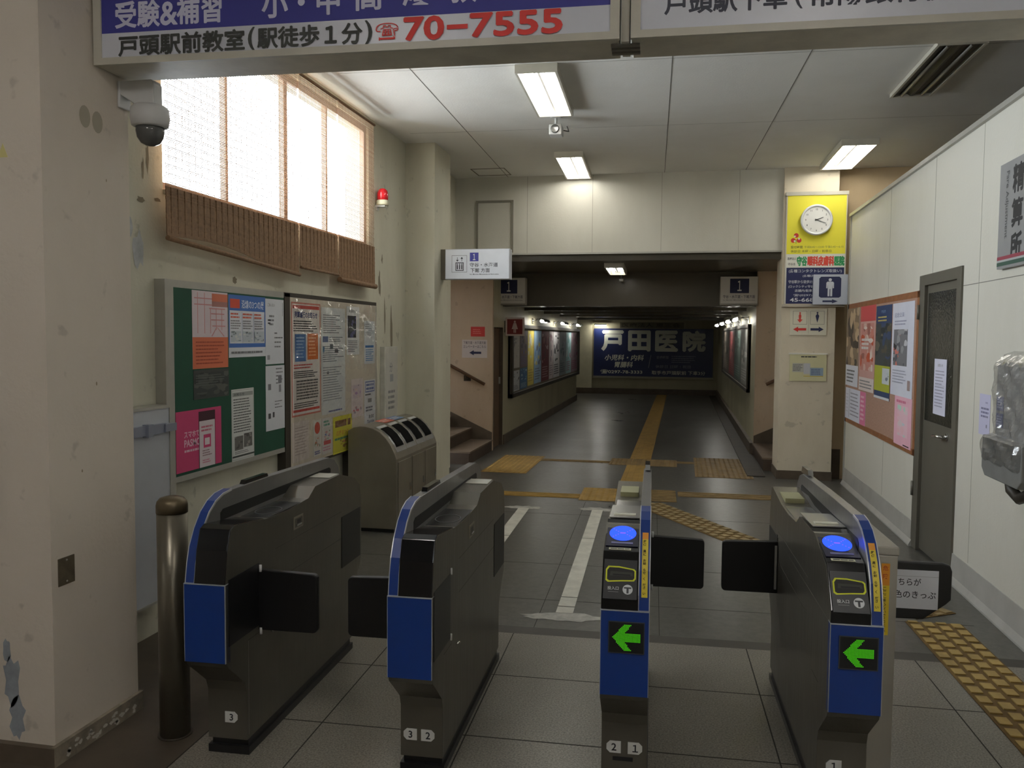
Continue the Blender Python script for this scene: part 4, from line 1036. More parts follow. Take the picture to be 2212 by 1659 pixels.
# face plate set on the curved top with openings
def over(mb, y0, y1, pts, lift, m):
    V = []
    for k, (x, z) in enumerate(pts):
        a = pts[max(k - 1, 0)]; b = pts[min(k + 1, len(pts) - 1)]; tx, tz = b[0] - a[0], b[1] - a[1]; L = math.hypot(tx, tz); nx, nz = -tz / L, tx / L
        if nz < 0: nx, nz = -nx, -nz
        for l_ in (lift, lift - .003): V += [(x + nx * l_, y0, z + nz * l_), (x + nx * l_, y1, z + nz * l_)]
    F = []
    for k in range(len(pts) - 1):
        o = 4 * k; q = o + 4
        F += [(o, q, q + 1, o + 1), (o + 2, o + 3, q + 3, q + 2), (o, o + 2, q + 2, q), (o + 1, q + 1, q + 3, o + 3)]
    F += [(0, 1, 3, 2), (len(V) - 4, len(V) - 2, len(V) - 1, len(V) - 3)]
    mb.add(V, F, m)
def mid(a, b, t_): return (a[0] + (b[0] - a[0]) * t_, a[1] + (b[1] - a[1]) * t_)
for k in range(4):
    a = .05 + k * .262
    m = MB(); over(m, a, a + .24, CV[1:], .003, mat((190, 190, 188), .22, .85, name='polished_face_plate')); o = part(m, 'face_plate', t)
    m = MB(); over(m, a + .04, a + .205, [mid(CV[1], CV[2], .6), CV[2], CV[3], CV[4], mid(CV[4], CV[5], .4)], .008, mat((8, 8, 8), .8, spec=.1, name='black_opening')); part(m, 'opening', o, 'black opening')
    m = MB(); over(m, a + .03, a + .215, [mid(CV[1], CV[2], .05), mid(CV[1], CV[2], .45)], .006, mat((206, 208, 210), .3, .4, name='pale_face_label')); part(m, 'label', o, 'pale label')
for a, c_, nm in ((.36, (206, 110, 90), 'faded red label'), (.62, (116, 140, 176), 'faded blue label')):
    s = Sheet(.24, .1, c_, .001); s.greek(.02, .02, .22, .08, 2, (220, 214, 206), .4, 4)
    s.put('label', frame((.19, a, .8545), (0, 1, 0), (-1, 0, .1)), nm, parent=t)

# ================================================================== COLUMN AND PASSAGE SIGNS
t = thing('lift_sign', 'white hanging sign with a lift symbol and blue number, on the left column', 'sign', FW(-2.37, 8.24, 2.17))
m = MB(); m.box(0, 0, -.12, .67, .304, 0, mat((196, 200, 208), .4, name='pale_sign_housing')); part(m, 'housing', t, None, .004)
m = MB(); m.box(-.05, 0, -.11, 0, .304, -.01, M_DOORGREY); part(m, 'mount', t)
s = Sheet(.66, .294, (222, 226, 234), .003, .35); K = (56, 58, 66)
s.box_line(.065, .065, .225, .235, .003, K); s.box_line(.105, .08, .19, .165, .008, K)
for u in (.125, .148, .171): s.rect(u - .006, .095, u + .006, .14, K); s.disc(u, .148, .006, K)
s.rect(.122, .175, .127, .215, K); s.poly([(.11, .19), (.139, .19), (.1245, .172)], K); s.rect(.168, .175, .173, .215, K); s.poly([(.156, .2), (.185, .2), (.1705, .22)], K)
s.rect(.255, .175, .345, .262, (70, 72, 160)); s.text('１', .3, .187, .062, WHITE, w=.026, anchor='m', bold=.014)
s.text('守谷・水海道', .255, .118, .042, K, w=.29); s.text('下館 方面', .262, .062, .044, K, w=.2); s.text('for Moriya, Mitsukaido & Shimodate', .255, .036, .014, K, w=.3)
s.put('sign_face', Matrix.Translation((.005, .005, 0)), 'white printed face', parent=t)

def platform_sign(x, label):
    t = thing('platform_sign', label, 'sign', FW(x, 11.76, 2.06), 'platform one signs over the passage')
    m = MB(); m.box(0, 0, -.14, .5, .37, 0, mat((176, 172, 160), .45, name='grey_sign_housing')); m.box(0, -.02, -.14, .5, 0, .01, mat((150, 146, 134), .45, name='sign_lip')); part(m, 'housing', t, None, .004)
    s = Sheet(.48, .36, (206, 202, 194), .003, .4); s.rect(.12, .14, .37, .335, (38, 42, 76)); s.text('１', .245, .168, .14, WHITE, w=.055, anchor='m', bold=.014); s.text('守谷・水海道・下館方面', .03, .07, .045, (70, 66, 84), w=.42); s.text('for Moriya, Mitsukaido & Shimodate', .03, .035, .018, (110, 106, 110), w=.42)
    s.put('sign_face', Matrix.Translation((.01, .005, 0)), 'printed face', parent=t)
platform_sign(-2.69, 'platform sign with white 1 on navy, left side of the passage')
platform_sign(.51, 'platform sign with white 1 on navy, right side of the passage')

t = thing('womens_toilet_sign', 'dark red square sign with a woman symbol projecting from the left tunnel wall', 'sign', FW(-2.53, 12.0, 1.60))
m = MB(); m.box(0, 0, -.04, .28, .27, 0, mat((196, 180, 168), .4, name='pale_sign_edge')); m.box(-.03, .05, -.035, 0, .22, -.005, M_DOORGREY); part(m, 'housing', t, None, .003)
s = Sheet(.26, .25, (200, 184, 174), .002); s.rect(.015, .015, .245, .235, (122, 40, 36)); s.figure(.13, .035, .18, (196, 170, 160), True)
s.put('sign_face', Matrix.Translation((.01, .01, 0)), 'red face with figure', parent=t)

s = Sheet(.2, .135, (206, 62, 56)); s.greek(.03, .03, .17, .11, 3, (224, 120, 110), .4, 2)
s.put('notice', FW(-2.86, 11.239, 1.587), 'small red notice on the tan stair wall', 'notice')
s = Sheet(.36, .25, (206, 196, 192)); s.text('下館方面・水海道方面', .02, .19, .04, (90, 80, 90), w=.32); s.text('エレベーターはこちら', .02, .135, .04, (90, 80, 90), w=.32); s.arrow(.19, .07, .17, .07, (40, 44, 80), True)
s.put('notice', FW(-2.985, 11.239, 1.292), 'pale notice with navy arrow below the red one on the stair wall', 'notice')

def handrail(pts, label, yw):
    t = thing('handrail', label, 'handrail', loc(*pts[0]))
    p0 = Vector(pts[0]); m = MB(); m.tube([Vector(p) - p0 for p in pts], .022, M_RAILWOOD, 12); part(m, 'rail', t)
    for f_ in (.25, .62):
        q = (Vector(pts[1]) - p0) * f_; m = MB(); m.tube([q + Vector((0, yw, -.06)), q + Vector((0, yw * .3, -.06)), q], .01, M_DARKPOST, 8); m.box(q.x - .05, yw - .012, q.z - .1, q.x + .05, yw, q.z - .02, M_DARKPOST); part(m, 'bracket', t)
handrail([(-2.64, 11.16, .93), (-3.7, 11.16, 1.48)], 'wooden handrail climbing left along the tan stair wall', .08)
handrail([(1.14, 11.72, .97), (2.2, 11.72, 1.52)], 'wooden handrail climbing right behind the clock column', .08)

# ceiling things
t = thing('ceiling_camera', 'small white camera on a swivel bracket under the ceiling between two lights', 'camera', loc(-1.10, 7.28, 3.5))
m = MB(); m.lathe([(.05, -.012), (.05, 0)], (0, 0, 0), M_CAMWHITE, 20); m.tube([(0, 0, 0), (0, 0, -.07)], .012, M_CAMWHITE, 10); part(m, 'bracket', t)
m = MB(); m.box(-.055, -.05, -.16, .055, .08, -.07, M_CAMWHITE); part(m, 'body', t, None, .008)
m = MB(); m.lathe([(.036, 0), (.036, .02), (.03, .022)], (0, -.05, -.115), M_DOME, 20, axis=1); part(m, 'lens', t)
m = MB(); m.tube([(.05, .07, -.1), (.09, .16, -.09), (.06, .3, -.02), (.05, .34, -.002)], .005, M_DARKPOST, 6); part(m, 'cable', t)
t = thing('ceiling_sensor', 'small sensor hanging under the dark passage soffit', 'sensor', loc(-.83, 11.7, 2.5))
m = MB(); m.lathe([(.04, -.02), (.04, 0)], (0, 0, 0), M_CAMWHITE, 16); part(m, 'base', t)
m = MB(); m.tube([(0, 0, -.02), (0, 0, -.1)], .008, M_STEEL, 8); m.lathe([(.028, -.13), (.03, -.1)], (0, 0, 0), M_CAMWHITE, 16); part(m, 'head', t)

# ================================================================== TUNNEL
t = thing('poster_case', 'long dark framed poster case on the left tunnel wall', 'notice board', LW(12.3, .66, -2.55))
CL = 8.5
m = MB(); m.box(0, 0, 0, CL, 1.12, .03, mat((120, 112, 96), .7, 0, .1, 3, name='case_back')); part(m, 'back', t)
for nm, a in (('frame_rail', (0, 0, CL, .06)), ('frame_rail', (0, 1.06, CL, 1.12)), ('frame_rail', (0, 0, .1, 1.12)), ('frame_rail', (CL - .08, 0, CL, 1.12))):
    m = MB(); m.box(a[0], a[1], 0, a[2], a[3], .07, M_DARKPOST); part(m, nm, t)
def tposter(y0, y1, z0, z1, base, pal, seed, label, side='L'):
    w_ = abs(y1 - y0); h = z1 - z0
    s = Sheet(w_, h, base); s.busy(.06 * w_, .35 * h, .94 * w_, .94 * h, pal, 14, seed, base); s.greek(.1 * w_, .06 * h, .9 * w_, .3 * h, 5, pal[-1], .4, seed)
    s.put('poster', LW(y0, z0, -2.519) if side == 'L' else RW(max(y0, y1), z0, .969), label, 'poster', 'posters in the ' + ('left' if side == 'L' else 'right') + ' tunnel case')
tposter(12.46, 13.05, 1.10, 1.60, (196, 192, 186), [(190, 186, 180), (150, 146, 150), (206, 200, 196)], 1, 'pale grey poster, upper left corner of the tunnel case')
tposter(12.46, 13.05, .74, 1.06, (196, 198, 200), [(170, 176, 180), (206, 206, 206), (90, 90, 96)], 2, 'white poster, lower left corner of the tunnel case')
tposter(13.1, 13.72, .74, 1.08, (70, 110, 150), [(60, 100, 140), (96, 140, 170), (170, 190, 200)], 3, 'blue poster at the lower left of the tunnel case')
tposter(13.1, 13.72, 1.10, 1.68, (120, 108, 116), [(96, 84, 96), (140, 120, 90), (110, 110, 150)], 4, 'dull mauve poster above the blue one in the tunnel case')
tposter(13.78, 14.35, .76, 1.7, (214, 196, 96), [(220, 204, 110), (206, 206, 190), (180, 150, 80)], 5, 'tall yellow poster in the tunnel case')
tposter(14.4, 15.15, .76, 1.7, (150, 180, 206), [(110, 150, 200), (196, 206, 210), (206, 196, 120), (110, 110, 130)], 6, 'light blue poster right of the yellow one in the tunnel case')
tposter(15.2, 16.05, .76, 1.7, (116, 48, 56), [(110, 40, 50), (150, 90, 90), (90, 60, 60), (180, 150, 150)], 7, 'dark red poster in the middle of the tunnel case')
tposter(16.1, 16.6, .76, 1.7, (196, 184, 186), [(206, 196, 196), (150, 110, 120), (130, 120, 130)], 8, 'pale pink poster right of the dark red one')
tposter(16.65, 17.5, .76, 1.7, (190, 188, 190), [(60, 60, 66), (200, 198, 196), (110, 110, 116), (40, 40, 44)], 9, 'white poster with black bars in the tunnel case')
tposter(17.55, 18.45, .76, 1.7, (140, 150, 156), [(96, 120, 124), (150, 160, 170), (90, 100, 110)], 10, 'grey-blue poster in the far half of the tunnel case')
tposter(18.5, 19.4, .76, 1.7, (150, 186, 190), [(110, 160, 160), (170, 200, 206), (206, 206, 206), (150, 90, 110)], 11, 'pale teal poster in the far half of the tunnel case')
tposter(19.45, 20.65, .76, 1.7, (150, 130, 140), [(140, 110, 124), (170, 150, 156), (150, 70, 100)], 12, 'mauve poster at the far end of the tunnel case')
t = thing('poster_case', 'dark framed poster case on the right tunnel wall', 'notice board', RW(20.2, .8, 1.0))
CR = 7.6
m = MB(); m.box(0, 0, 0, CR, 1.0, .03, mat((90, 86, 78), .4, 0, .1, 3, name='case_back')); part(m, 'back', t)
for a in ((0, 0, CR, .05), (0, .95, CR, 1.0), (0, 0, .06, 1.0), (CR - .06, 0, CR, 1.0)):
    m = MB(); m.box(a[0], a[1], 0, a[2], a[3], .05, M_DARKPOST); part(m, 'frame_rail', t)
for k, (a, b_, c_, nm) in enumerate(((12.75, 14.1, (150, 150, 146), 'pale grey poster nearest the stairs in the right tunnel case'), (14.2, 15.8, (96, 110, 104), 'dull green poster in the right tunnel case'), (15.9, 17.6, (124, 60, 60), 'dull red poster in the right tunnel case'), (17.7, 20.0, (110, 100, 90), 'brown poster at the far end of the right tunnel case'))):
    tposter(a, b_, .88, 1.72, c_, [c_, tuple(int(x * .7) for x in c_), tuple(min(255, int(x * 1.3)) for x in c_)], 60 + k, nm, 'R')

t = thing('hospital_sign', 'large navy sign with big white characters at the end of the tunnel', 'sign', FW(-2.40, 23.44, .50))
m = MB(); m.box(0, 0, -.06, 3.27, 1.33, 0, mat((150, 148, 136), .5, name='sign_backing')); m.box(-.02, -.06, -.06, 3.29, 0, .02, mat((150, 146, 128), .4, .2, name='sign_ledge')); part(m, 'backing', t)
s = Sheet(3.27, 1.33, (30, 42, 88), .004, .35); WG = (226, 228, 214)
for k, ch in enumerate('戸田医院'): s.text(ch, .23 + k * .745, .72, .54, WG, w=.58, bold=.045)
s.text('小児科・内科', .3, .44, .16, WG, w=1.08, shear=.2, bold=.02); s.text('胃腸科', .58, .245, .16, WG, w=.5, shear=.2, bold=.02); s.poly([(1.52, .24), (1.535, .24), (1.6, .6), (1.585, .6)], (140, 146, 160))
s.text('☎0297-78-3333', .2, .06, .12, WG, w=1.16, bold=.015); s.text('取手市戸頭駅前 下車3分', 1.62, .06, .11, WG, w=1.45)
s.text('診療時間', 1.75, .5, .08, (150, 156, 170), w=.32); s.greek(2.15, .38, 2.85, .6, 4, (130, 138, 156), .35, 3); s.text('休診日 日曜・祝日', 1.72, .24, .09, (140, 146, 160), w=.95)
s.put('sign_face', Matrix.Translation((0, 0, 0)), 'navy face with white lettering', parent=t)
lp = thing('sign_lamp', 'small lamp shining at the top left corner of the navy sign', 'lamp', loc(-2.2, 23.44, 1.90))
m = MB(); m.tube([(0, .06, .02), (0, -.1, .04), (0, -.2, .02)], .012, M_CHROME, 8); part(m, 'arm', lp)
m = MB(); m.prism([(-.27, .02), (-.25, .05), (-.15, .05), (-.13, .02)], 0, -.17, .17, M_CHROME); part(m, 'shade', lp)
m = MB(); m.tube([(-.15, -.2, .012), (.15, -.2, .012)], .02, M_SIGNLAMP, 10); part(m, 'tube', lp)
s = Sheet(1.75, .16, (112, 106, 86), .004); s.text('医療法人 恵三会', .05, .025, .115, (60, 56, 44), w=1.6)
s.put('name_board', FW(-1.68, 23.495, 1.845), 'narrow board with dark lettering above the navy sign', 'sign')

# ================================================================== CLOCK COLUMN
t = thing('clinic_sign', 'yellow, white and navy clinic sign on the right column, below the lit ceiling light', 'sign', FW(1.125, 9.80, 1.98))
m = MB(); m.box(0, 0, -.05, .64, 1.21, 0, mat((206, 200, 186), .4, name='pale_sign_edge')); m.box(-.02, -.03, -.03, .64, 0, .01, mat((180, 172, 156), .4, name='sign_ledge')); m.box(-.01, 1.2, -.05, .65, 1.24, .012, M_FRAME); part(m, 'housing', t)
s = Sheet(.62, 1.195, (222, 222, 212), .003, .4)
s.rect(0, .55, .62, 1.195, (232, 222, 62)); s.rect(.005, .0, .615, .4, (38, 44, 86))
for k in range(3):
    a = math.pi / 2 + k * 2 * math.pi / 3; s.disc(.1 + .036 * math.cos(a), .72 + .036 * math.sin(a), .026, (206, 60, 50)); s.disc(.1 + .03 * math.cos(a + .5), .72 + .03 * math.sin(a + .5), .01, (226, 226, 214))
s.rect(.097, .665, .103, .715, (80, 150, 80))
s.text('受付時間', .045, .612, .03, (96, 100, 50), w=.125); s.text('午前8:45〜12:00 午後2:45〜6:15', .19, .614, .027, (150, 152, 70), w=.41); s.text('休診日 木曜・日曜・祝祭日', .045, .566, .03, (110, 112, 54), w=.43)
s.text('医療法人', .015, .485, .03, (90, 90, 90), w=.09); s.text('守谷会', .02, .425, .03, (90, 90, 90), w=.08)
s.text('守谷', .115, .42, .105, (52, 150, 92), w=.105, bold=.04); s.text('眼科皮膚科', .23, .42, .105, (214, 74, 58), w=.275, bold=.04); s.text('医院', .512, .42, .105, (52, 150, 92), w=.1, bold=.04)
WB = (206, 208, 214)
s.text('(各種コンタクトレンズ取扱い)', .03, .34, .042, WB, w=.56); s.text('(各種健康保険取扱)', .18, .292, .03, WB, w=.3); s.text('守谷駅から徒歩3分の', .03, .226, .036, WB, w=.3); s.text('(ロックシティ守谷南', .03, .172, .034, WB, w=.3); s.text('店舗内/駐車場', .1, .13, .03, WB, w=.22); s.text('☎(0297)', .085, .078, .03, WB, w=.2); s.text('45-6688', .05, .022, .042, WB, w=.3, bold=.02)
s.put('sign_face', Matrix.Translation((.01, .005, 0)), 'printed face', parent=t)

t = thing('wall_clock', 'round white wall clock on the yellow clinic sign', 'clock', FW(1.44, 9.795, 2.905))
m = MB(); m.lathe([(.15, 0), (.168, .012), (.17, .04), (.162, .052), (.146, .05), (.142, .034)], (0, 0, 0), mat((222, 224, 226), .3, .1, name='white_clock_case'), 48, cap=False); part(m, 'case', t)
m = MB(); m.lathe([(.145, .036), (.145, .04)], (0, 0, 0), mat((226, 226, 222), .5, name='clock_dial'), 48)
for k in range(12):
    a = k * math.pi / 6; gv, gf = glyphs(str(12 if k == 0 else k), .02)
    xs = [p[0] for p in gv]; ys = [p[1] for p in gv]; q = .026
    m.add([((p[0] - (min(xs) + max(xs)) / 2) * q + .115 * math.sin(a), (p[1] - (min(ys) + max(ys)) / 2) * q + .115 * math.cos(a), .0405) for p in gv], gf, mat((96, 98, 100), .6, name='grey_numeral'))
part(m, 'dial', t)
def hand(nm, ang, l, w_, z):
    m = MB(); m.prism([(-w_, -.02), (w_, -.02), (w_ * .5, l), (-w_ * .5, l)], 2, z, z + .0015, mat((70, 72, 74), .4, name='clock_hand')); part(m, nm, t, None, 0, Matrix.Rotation(-ang, 4, 'Z'))
hand('hour_hand', math.radians(69), .075, .006, .0415); hand('minute_hand', math.radians(112), .108, .0045, .0435)
m = MB(); m.lathe([(.008, .0415), (.008, .047)], (0, 0, 0), M_DARKPOST, 12); part(m, 'centre_pin', t)

t = thing('mens_toilet_sign', 'projecting sign with a white man on navy and an arrow, beside the clinic sign', 'sign', FW(1.422, 9.733, 1.974))
m = MB(); m.box(0, 0, -.052, .36, .33, 0, mat((170, 176, 190), .4, name='blue_grey_housing')); part(m, 'housing', t, None, .003)
s = Sheet(.36, .33, (186, 192, 204), .002, .4)
s.poly([(.06, .09), (.08, .075), (.27, .075), (.29, .09), (.29, .285), (.27, .305), (.08, .305), (.06, .285)], (42, 48, 84)); s.figure(.175, .09, .2, (200, 204, 212)); s.arrow(.18, .035, .16, .045, (42, 48, 84))
s.put('sign_face', Matrix.Translation((0, 0, 0)), 'printed face', parent=t)
s = Sheet(.39, .29, (216, 212, 192), .01, .4)
s.box_line(.03, .12, .18, .27, .003, (96, 96, 90)); s.box_line(.215, .12, .365, .27, .003, (96, 96, 90)); s.rect(.196, .02, .199, .28, (150, 148, 136))
s.poly([(.105, .14), (.135, .175), (.115, .175), (.12, .215), (.105, .25), (.09, .215), (.095, .175), (.075, .175)], (206, 72, 62)); s.disc(.105, .248, .009, (206, 72, 62))
s.poly([(.29, .14), (.3, .175), (.31, .215), (.29, .245), (.27, .215), (.28, .175)], (44, 50, 86)); s.disc(.29, .25, .01, (44, 50, 86))
s.arrow(.105, .065, .14, .06, (206, 58, 52), True); s.arrow(.29, .065, .14, .06, (44, 50, 86))
s.put('toilet_plate', FW(1.197, 9.83, 1.635), 'cream plate with red left arrow and navy right arrow on the clock column', 'sign')
t = thing('tactile_map', 'cream tactile guide map on the lower clock column', 'sign', FW(1.205, 9.83, 1.12))
s = Sheet(.392, .305, (206, 202, 160), .016, .5); s.greek(.12, .26, .3, .285, 1, INK, .5, 3); s.rect(.03, .1, .15, .2, (180, 180, 168)); s.greek(.035, .11, .145, .19, 5, (110, 110, 110), .5, 4); s.rect(.15, .08, .22, .2, (190, 192, 196)); s.rect(.22, .06, .36, .15, (140, 160, 176)); s.greek(.23, .07, .35, .14, 4, (100, 110, 140), .5, 5); s.rect(.15, .05, .36, .06, (200, 180, 90))
s.put('map_plate', Matrix.Translation((0, 0, 0)), 'printed plate', parent=t)
m = MB(); m.box(-.012, .298, 0, .404, .316, .02, mat((224, 222, 210), .3, name='white_top_strip')); part(m, 'top_strip', t)

# ================================================================== RIGHT PARTITION
t = thing('cork_board', 'cork notice board in a brown wooden frame on the right wall', 'notice board', RW(9.64, .70, 1.79))
CW = 2.78
m = MB(); m.box(.03, .03, 0, CW - .03, 1.24, .0155, M_CORK); part(m, 'panel', t)
for a in ((0, 0, CW, .05), (0, 1.22, CW, 1.27), (0, 0, .05, 1.27), (CW - .06, 0, CW, 1.27)):
    m = MB(); m.box(a[0], a[1], 0, a[2], a[3], .016, M_BROWNWOOD); part(m, 'frame_rail', t)
CX = 1.7737; G3 = 'posters on the cork board'
def cpin(s, name, y, z, label, tilt=0, cat='poster'): return pin(s, name, y, z, label, tilt, CX, 'R', cat, G3)
s = Sheet(.62, .82, (214, 216, 226)); s.busy(0, .22, .62, .82, [(110, 96, 84), (176, 150, 118), (80, 70, 64), (196, 172, 140), (70, 60, 52)], 26, 71, (140, 120, 98)); s.greek(.06, .03, .5, .18, 4, GREYINK, .4, 3)
cpin(s, 'poster', 9.64, 1.10, 'brown photo poster with white foot at the far end of the cork board')
s = Sheet(.66, .83, (206, 160, 152)); s.rect(0, .68, .66, .83, (206, 82, 84)); s.busy(.04, .2, .6, .66, [(206, 130, 116), (222, 206, 198), (200, 90, 60), (170, 110, 100), (214, 180, 170)], 24, 72, (200, 140, 130)); s.rect(.0, .0, .66, .13, (220, 208, 204)); s.greek(.08, .4, .5, .52, 3, (222, 216, 214), .6, 4); s.greek(.04, .02, .6, .11, 3, GREYINK, .4, 5)
cpin(s, 'poster', 8.95, 1.09, 'salmon red poster, second from the far end of the cork board')
s = Sheet(.58, .84, (52, 70, 110)); s.busy(.0, .3, .58, .68, [(66, 70, 66), (90, 84, 70), (60, 76, 110), (48, 56, 60), (110, 104, 90)], 26, 73, (70, 74, 76)); s.rect(0, .07, .58, .3, (176, 182, 60)); s.busy(.3, .14, .56, .28, [(190, 200, 206), (120, 130, 140)], 6, 74, (200, 206, 210)); s.rect(0, .0, .58, .022, (214, 216, 222)); s.text('守谷市', .2, .77, .03, (120, 150, 190), w=.16); s.greek(.08, .69, .5, .75, 2, (190, 176, 110), .45, 6)
cpin(s, 'poster', 8.265, 1.06, 'dark blue poster with a yellow-green lower part on the cork board')
s = Sheet(.68, .77, (216, 218, 232)); s.busy(.06, .25, .5, .55, [(96, 96, 104), (60, 58, 62), (150, 150, 156), (200, 200, 206), (206, 120, 110)], 22, 75, (120, 120, 126)); s.text('記念公演', .08, .65, .04, (170, 172, 196), w=.3); s.greek(.08, .58, .5, .63, 2, (170, 172, 196), .45, 7); s.greek(.06, .1, .5, .22, 5, (170, 172, 190), .4, 8); s.rect(.54, .06, .62, .14, (160, 140, 140))
cpin(s, 'poster', 7.655, 1.13, 'white poster with a grey photograph nearest the office door')
s = Sheet(1.0, .33, (216, 218, 232)); s.rect(.74, 0, 1.0, .33, (220, 120, 160)); s.rect(.2, .02, .21, .32, (60, 60, 66)); s.greek(.26, .04, .7, .3, 7, (140, 140, 156), .35, 9); s.greek(.78, .04, .96, .3, 6, (236, 190, 206), .5, 10); s.greek(.03, .06, .17, .28, 6, (190, 190, 204), .3, 11)
cpin(s, 'notice', 9.61, .745, 'white notice with a pink side strip, lower corner of the cork board', 0, 'notice')
s = Sheet(.53, .40, (236, 182, 200)); s.busy(.1, .08, .42, .33, [(226, 206, 210), (206, 214, 220), (190, 220, 206), (236, 190, 200)], 14, 76, (236, 196, 208)); s.greek(.06, .34, .4, .38, 1, (214, 120, 150), .5, 12); s.rect(.3, .01, .48, .02, (60, 50, 56))
cpin(s, 'poster', 7.49, .73, 'pink poster in the lower corner of the cork board by the door')

# office door
d = MB()
for a in ((D0 - .02, 0, D0 + .07, DZ + .02), (D1 - .12, 0, D1 + .02, DZ + .02), (D0 - .02, DZ - .06, D1 + .02, DZ + .02)): d.box(1.775, a[0], a[1], 1.905, a[2], a[3], M_DOORGREY)
door = struct(d.build('door_1', None, None, .003))
m = MB(); m.box(1.80, D0 + .07, .02, 1.84, D1 - .12, DZ - .06, M_DOORGREY); part(m, 'door_leaf', door)
m = MB(); m.box(1.7955, 6.06, 1.0, 1.80, 6.70, 1.94, mat((36, 38, 34), .08, .0, 0, 8, .35, name='dark_patterned_glass', bscale=55)); part(m, 'glass', door)
m = MB(); m.lathe([(.026, 0), (.026, .008)], (1.792, 6.16, .93), M_CHROME, 20, axis=0); m.tube([(1.80, 6.16, .93), (1.745, 6.16, .93), (1.74, 6.2, .93), (1.742, 6.28, .925)], .011, M_CHROME, 10); part(m, 'door_handle', door, 'chrome lever handle')
for z in (.4, 1.75):
    m = MB(); m.tube([(1.77, D1 + .0, z), (1.77, D1 + .0, z + .11)], .012, M_DOORGREY, 10); part(m, 'door_hinge', door)
s = Sheet(.28, .395, (214, 214, 232)); s.text('お知らせ', .08, .34, .022, GREYINK, w=.12); s.greek(.03, .05, .25, .32, 12, (150, 150, 170), .35, 13, .3); s.box_line(.03, .13, .25, .21, .002, (150, 150, 170))
pin(s, 'notice', 6.485, 1.066, 'white sheet stuck on the dark glass of the office door', 0, 1.7945, 'R', 'notice')

# fare adjustment sign
t = thing('fare_sign', 'grey fare adjustment sign with large black characters high on the right wall', 'sign', RW(5.245, 2.0, 1.79))
s = Sheet(.52, .585, (146, 146, 146), .03, .45); K = (44, 44, 46)
s.vtext('精算所', .19, .55, .15, K, .185, .03); s.text('Fare Adjustment', .085, .535, .055, (84, 84, 84), w=.37, turn=1, bold=.008)
s.rect(0, .048, .52, .068, (150, 62, 76)); s.rect(0, .015, .52, .036, (58, 88, 74)); s.rect(0, .036, .52, .048, (170, 172, 170))
s.put('sign_face', Matrix.Translation((0, 0, 0)), None, parent=t, bevel=.004)

# wrapped telephone box at the right edge and its notices
t = thing('wrapped_intercom', 'grey intercom box under crumpled clear plastic at the right edge', 'intercom', RW(5.0, .86, 1.79))
m = MB(); m.box(.03, .2, 0, .55, .62, .1, mat((160, 160, 158), .5, 0, .1, 8, name='grey_box_enamel')); part(m, 'upper_box', t, None, .01)
m = MB(); m.prism([(0, .04), (.05, .0), (.5, .0), (.55, .04), (.55, .22), (0, .22)], 2, 0, .15, mat((122, 122, 120), .5, 0, .15, 8, name='dark_grey_box')); part(m, 'lower_box', t, None, .006)
m = MB(); m.tube([(.2, .0, .07), (.22, -.05, .07), (.3, -.08, .06), (.4, -.04, .05), (.45, .0, .05)], .03, M_DARKPOST, 10); part(m, 'handset', t)
for k, (u, v) in enumerate(((.05, .36), (.05, .27))):
    s = Sheet(.1, .075, (130, 134, 160), .001); s.greek(.01, .01, .09, .065, 4, (180, 184, 206), .4, k); s.put('label', Matrix.Translation((u, v, .101)), 'bluish printed label', parent=t)
m = MB(); V = []; F = []; NU, NV = 30, 34; r_ = random.Random(5)
for i in range(NU + 1):
    for j in range(NV + 1):
        u, v = i / NU, j / NV; e = min(u, 1 - u, v, 1 - v)
        d_ = (.118 if v > .3 else .165) * min(1, e * 9) ** .6
        V.append((-.03 + .62 * u, .02 + .66 * v, .002 + d_ + (.008 * (r_.random() - .5) + .012 * math.sin(17 * u + 9 * v) * math.sin(21 * v)) * min(1, e * 8)))
for i in range(NU):
    for j in range(NV): F.append((i * (NV + 1) + j, (i + 1) * (NV + 1) + j, (i + 1) * (NV + 1) + j + 1, i * (NV + 1) + j + 1))
m.add(V, F, M_WRAP, False); part(m, 'plastic_wrap', t, 'crumpled clear plastic wrap')
s = Sheet(.18, .245, (198, 196, 222)); s.greek(.03, .1, .16, .17, 3, (120, 118, 150), .5, 14, .1); s.rect(.1, .19, .14, .2, (160, 158, 190)); s.rect(.12, .045, .14, .065, (130, 128, 150))
pin(s, 'notice', 5.52, 1.03, 'small lilac notice on the wall between the door and the wrapped intercom', 0, 1.7895, 'R', 'notice')

